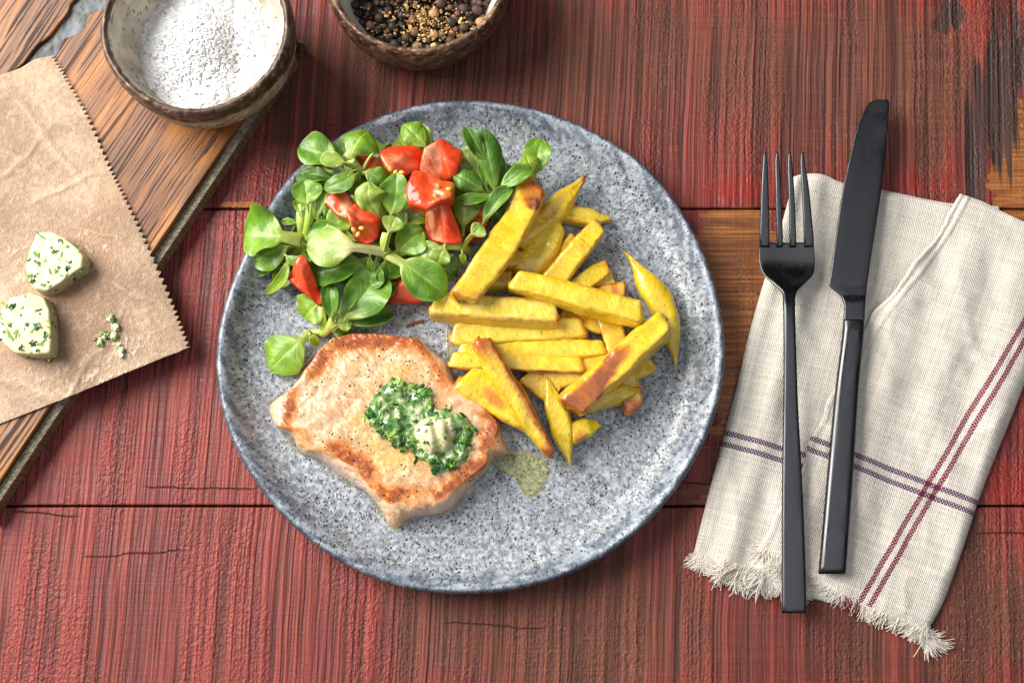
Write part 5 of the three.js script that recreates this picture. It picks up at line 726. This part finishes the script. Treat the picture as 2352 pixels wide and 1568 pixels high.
{
  const s = sprig('upturned lettuce sprig showing pale leaf undersides in the salad centre', 889, 582); stem(s, [[902, 600, 9], [892, 586, 24], [886, 576, 30]], 3.2, 2.8); stem(s, [[888, 580, 30], [882, 556, 34], [886, 535, 36]], 2.4, 1.8);
  leaf(s, [850, 596, 22], [714, 632, 17], 84, 'dark', { pet: 0.15, cup: 0.7, arch: 1, wav: 0.2 }); leaf(s, [880, 566, 24], [704, 545, 22], 66, 'mid', { pet: 0.3, arch: 4 }); leaf(s, [886, 580, 29], [704, 566, 27], 82, 'pale', { pet: 0.34, arch: 5, cup: -0.15, pw: 0.26, stalk: [236, 238, 190] });
  leaf(s, [884, 574, 32], [908, 498, 38], 46, 'pale', { pet: 0.45, arch: 2, cup: 0.2, pw: 0.26, stalk: [214, 226, 140] }); leaf(s, [850, 585, 25], [852, 624, 22], 13, 'lime', { pet: 0.1 }); leaf(s, [905, 585, 26], [972, 530, 31], 72, 'light', { pet: 0.12, cup: 0.5, arch: 2, roll: 20 }); leaf(s, [980, 600, 17], [1046, 634, 16], 66, 'dark', { pet: 0.05, cup: 0.3 });
  leaf(s, [888, 584, 28], [1024, 676, 27], 84, 'mid', { pet: 0.24, cup: 0.3, arch: 5, pw: 0.26 }); leaf(s, [884, 588, 22], [900, 640, 16], 60, 'mid', { pet: 0.2 }); leaf(s, [870, 590, 20], [846, 660, 18], 70, 'mid', { pet: 0.15 });
}
{
  const s = sprig('lettuce sprig with a thick white stem next to the streaked tomato', 1062, 566); stem(s, [[1080, 580, 7], [1070, 570, 18], [1056, 566, 26], [1016, 566, 28]], 2.6, 2.2); leaf(s, [1022, 566, 29], [952, 594, 27], 56, 'pale', { pet: 0.12, cup: -0.2, arch: 3 }); leaf(s, [1024, 562, 31], [1004, 606, 29], 46, 'pale', { pet: 0.15, cup: 0.1 }); leaf(s, [1066, 562, 28], [1108, 518, 34], 38, 'pale', { pet: 0.4, pw: 0.3, cup: 0.2 }); leaf(s, [1062, 540, 22], [1072, 452, 30], 56, 'olive', { pet: 0.2, cup: -0.3, arch: 4 }); leaf(s, [1060, 572, 26], [1066, 606, 24], 16, 'light', { pet: 0.3 });
}
{
  const s = sprig('small lettuce sprig poking out behind the two upper tomatoes', 985, 345); stem(s, [[990, 385, 7], [988, 360, 16], [985, 345, 22]], 1.8, 1.4); leaf(s, [984, 348, 23], [926, 286, 24], 58, 'light', { pet: 0.1, cup: -0.4, arch: 4 }); leaf(s, [996, 340, 21], [948, 292, 20], 40, 'lime', { pet: 0.08, cup: 0.3 });
}
{
  const s = sprig('dark green lettuce sprig with folded upright leaves beside peaked tomato', 1125, 440); stem(s, [[1130, 480, 7], [1128, 460, 16], [1124, 440, 24]], 2.2, 1.6);
  leaf(s, [1122, 438, 22], [1056, 340, 26], 66, 'olive', { pet: 0.1, cup: 0.2, arch: 2 }); leaf(s, [1138, 446, 26], [1108, 298, 34], 62, 'dark', { pet: 0.04, cup: -0.6, arch: 5 }); leaf(s, [1114, 372, 33], [1070, 292, 38], 42, 'dark', { pet: 0.03, cup: 0.3, roll: 15 }); leaf(s, [1146, 450, 24], [1146, 352, 26], 34, 'dark', { pet: 0.05, cup: 0.3 }); leaf(s, [1118, 440, 27], [1102, 360, 31], 22, 'mid', { pet: 0.05, cup: 0.5 }); leaf(s, [1112, 442, 29], [1042, 402, 32], 54, 'dark', { pet: 0.05, cup: -0.5, arch: 4 }); leaf(s, [1140, 448, 30], [1042, 462, 31], 27, 'mid', { pet: 0.04, cup: 0.4, arch: 4, side: 2 });
}
{
  const s = sprig('lettuce sprig with rounded leaves touching the top end of scorched fry', 1210, 420); stem(s, [[1205, 465, 7], [1208, 440, 13], [1212, 418, 19]], 1.8, 1.4); leaf(s, [1226, 412, 20], [1243, 320, 24], 58, 'light', { pet: 0.12, cup: 0.25, arch: 3 }); leaf(s, [1222, 408, 23], [1208, 356, 27], 46, 'lime', { pet: 0.08, cup: -0.3, arch: 3 }); leaf(s, [1148, 434, 30], [1222, 387, 33], 38, 'mid', { pet: 0.04, cup: 0.25, arch: 3 }); leaf(s, [1180, 420, 20], [1140, 390, 20], 40, 'dark', { pet: 0.1 }); leaf(s, [1106, 522, 28], [1178, 432, 32], 38, 'mid', { pet: 0.08, cup: 0.5, arch: 2, side: 2 });
}
{
  const s = sprig('low lettuce sprig touching the plate with one leaf pointing at the pork', 743, 760); stem(s, [[738, 764, 7], [748, 758, 9], [762, 738, 14], [770, 715, 17]], 3.2, 2.8); stem(s, [[742, 762, 8], [742, 735, 13], [738, 705, 17]], 2.4, 1.8); stem(s, [[744, 762, 8], [726, 762, 8], [705, 768, 8]], 2.4, 2.0);
  leaf(s, [740, 690, 14], [698, 731, 11], 72, 'lime', { pet: 0.05, cup: 0.1, arch: 2 }); leaf(s, [735, 690, 14], [742, 640, 14], 40, 'olive', { pet: 0.1 }); leaf(s, [714, 766, 9], [620, 850, 8], 92, 'light', { pet: 0.2, cup: -0.18, arch: 3, pw: 0.24 }); leaf(s, [712, 768, 11], [729, 794, 8], 20, 'lime', { pet: 0.1, stalk: [232, 232, 120] });
  leaf(s, [786, 752, 11], [904, 714, 9], 46, 'dark', { pet: 0.12, cup: 0.5, arch: 3 }); leaf(s, [790, 742, 15], [880, 626, 17], 92, 'mid', { pet: 0.08, cup: 0.35, arch: 4 }); leaf(s, [764, 738, 18], [758, 652, 22], 44, 'mid', { pet: 0.06, cup: 0.7, arch: 2 }); leaf(s, [772, 740, 15], [800, 640, 17], 70, 'dark', { pet: 0.08, cup: 0.4 }); leaf(s, [764, 756, 13], [806, 738, 15], 36, 'pale', { pet: 0.3, pw: 0.35, cup: 0.1 }); leaf(s, [760, 762, 8], [800, 768, 7], 26, 'mid', { pet: 0.1 });
}

{ // the low leaves of every sprig that show through the gaps of the heap
  const r = rng(271), hubs = scene.children.filter((o) => o.name.startsWith('lettuce_sprig')).map((o) => [o, ...toPx(o.position.x, PF, o.position.z)]);
  const poly = [[700, 350], [770, 325], [850, 320], [930, 305], [1060, 312], [1130, 330], [1190, 380], [1226, 370], [1230, 400], [1170, 450], [1090, 530], [1030, 600], [1000, 660], [900, 700], [800, 740], [750, 740], [700, 690], [620, 630], [590, 590], [620, 525], [700, 490], [695, 410]];
  const inside = (x, y) => { let c = false; for (let i = 0, j = poly.length - 1; i < poly.length; j = i++) { const [a, b] = poly[i], [d, e] = poly[j]; if ((b > y) !== (e > y) && x < (d - a) * (y - b) / (e - b) + a) c = !c; } return c; };
  let n = 0, tries = 0;
  while (n < 84 && tries++ < 4000) {
    const x = 590 + 650 * r(), y = 310 + 440 * r(); if (!inside(x, y)) continue;
    const a = r() * 6.283, L = 62 + 40 * r(), tx = x + Math.cos(a) * L, ty = y + Math.sin(a) * L; if (!inside(tx, ty)) continue;
    const mid = Math.hypot((tx - 900) / 330, (ty - 510) / 240), h = lerp(17, 8, clamp(mid)) * (0.65 + 0.5 * r()), o = hubs.reduce((p, q) => Math.hypot(q[1] - x, q[2] - y) < Math.hypot(p[1] - x, p[2] - y) ? q : p)[0];
    leaf(o, [x, y, Math.max(7, h - 3)], [tx, ty, h + 2 * r()], 44 + 26 * r(), ['mid', 'dark', 'light', 'dark', 'mid', 'lime'][n % 6], { pet: 0.08 + 0.25 * r(), cup: (r() - 0.4) * 0.8, arch: 1 + 3 * r(), side: (r() - 0.5) * 6, roll: (r() - 0.5) * 40, wav: 0.1 + 0.15 * r() }); n++;
  }
}

// ---------- oil, crumbs ----------
function film(name, label, list, rise, color, group) {
  const O = radialOutline(pts(list, PF), 240, group === 'round' ? 60 : 4);
  const g = surf(26, 160, (u, v) => { const th = -v * 2 * Math.PI, t = Math.max(0.004, u), R = O.r(th) * t * (1 + 0.02 * Math.sin(9 * th)); return [O.cx + Math.cos(th) * R, PF + 0.00025 + rise * Math.pow(Math.max(0, 1 - t ** 6), 0.5), O.cz + Math.sin(th) * R]; }, { wrap: true });
  return solo(name, g, phys({ color: new THREE.Color().setRGB(...lin(color)), roughness: 0.05, transmission: 0.97, thickness: 0 }), label, 'oil');
}
film('oil_puddle', 'greenish puddle of melted herb butter beside the pork chop', [[1128, 1062], [1165, 1040], [1210, 1036], [1262, 1062], [1258, 1092], [1240, 1128], [1216, 1150], [1200, 1130], [1186, 1100], [1160, 1084], [1130, 1080]], 0.0012, [252, 250, 210], 'round');
{ const c = [0, 0]; porkPts.forEach((p) => { c[0] += p[0] / porkPts.length; c[1] += p[1] / porkPts.length; }); film('meat_juice', 'thin clear film of meat juice around the pork chop', porkPts.map(([x, y]) => { const d = Math.hypot(x - c[0], y - c[1]), k = 1 + (6 + 5 * vn(x * 0.02, y * 0.02)) / d; return [c[0] + (x - c[0]) * k, c[1] + (y - c[1]) * k]; }), 0.0005, [246, 242, 226]); }
film('oil_drip', 'narrow streak of clear oil along the ends of the parallel fries', [[1026, 742], [1034, 738], [1040, 800], [1036, 850], [1028, 836], [1024, 790]], 0.0005, [248, 244, 220]);
{
  const q = [[932, 750], [945, 744], [958, 740], [972, 736]].map(([x, y]) => P(x, y, PF + 0.0008)), g = new THREE.TubeGeometry(new THREE.CatmullRomCurve3(q), 24, 0.0007, 7, false);
  solo('spice_crumb', g, std({ color: new THREE.Color().setRGB(...lin([128, 74, 40])), roughness: 0.8 }), 'thin brown crumb lying on bare plate between salad and pork', 'crumb');
}
renderer.render(scene, camera);
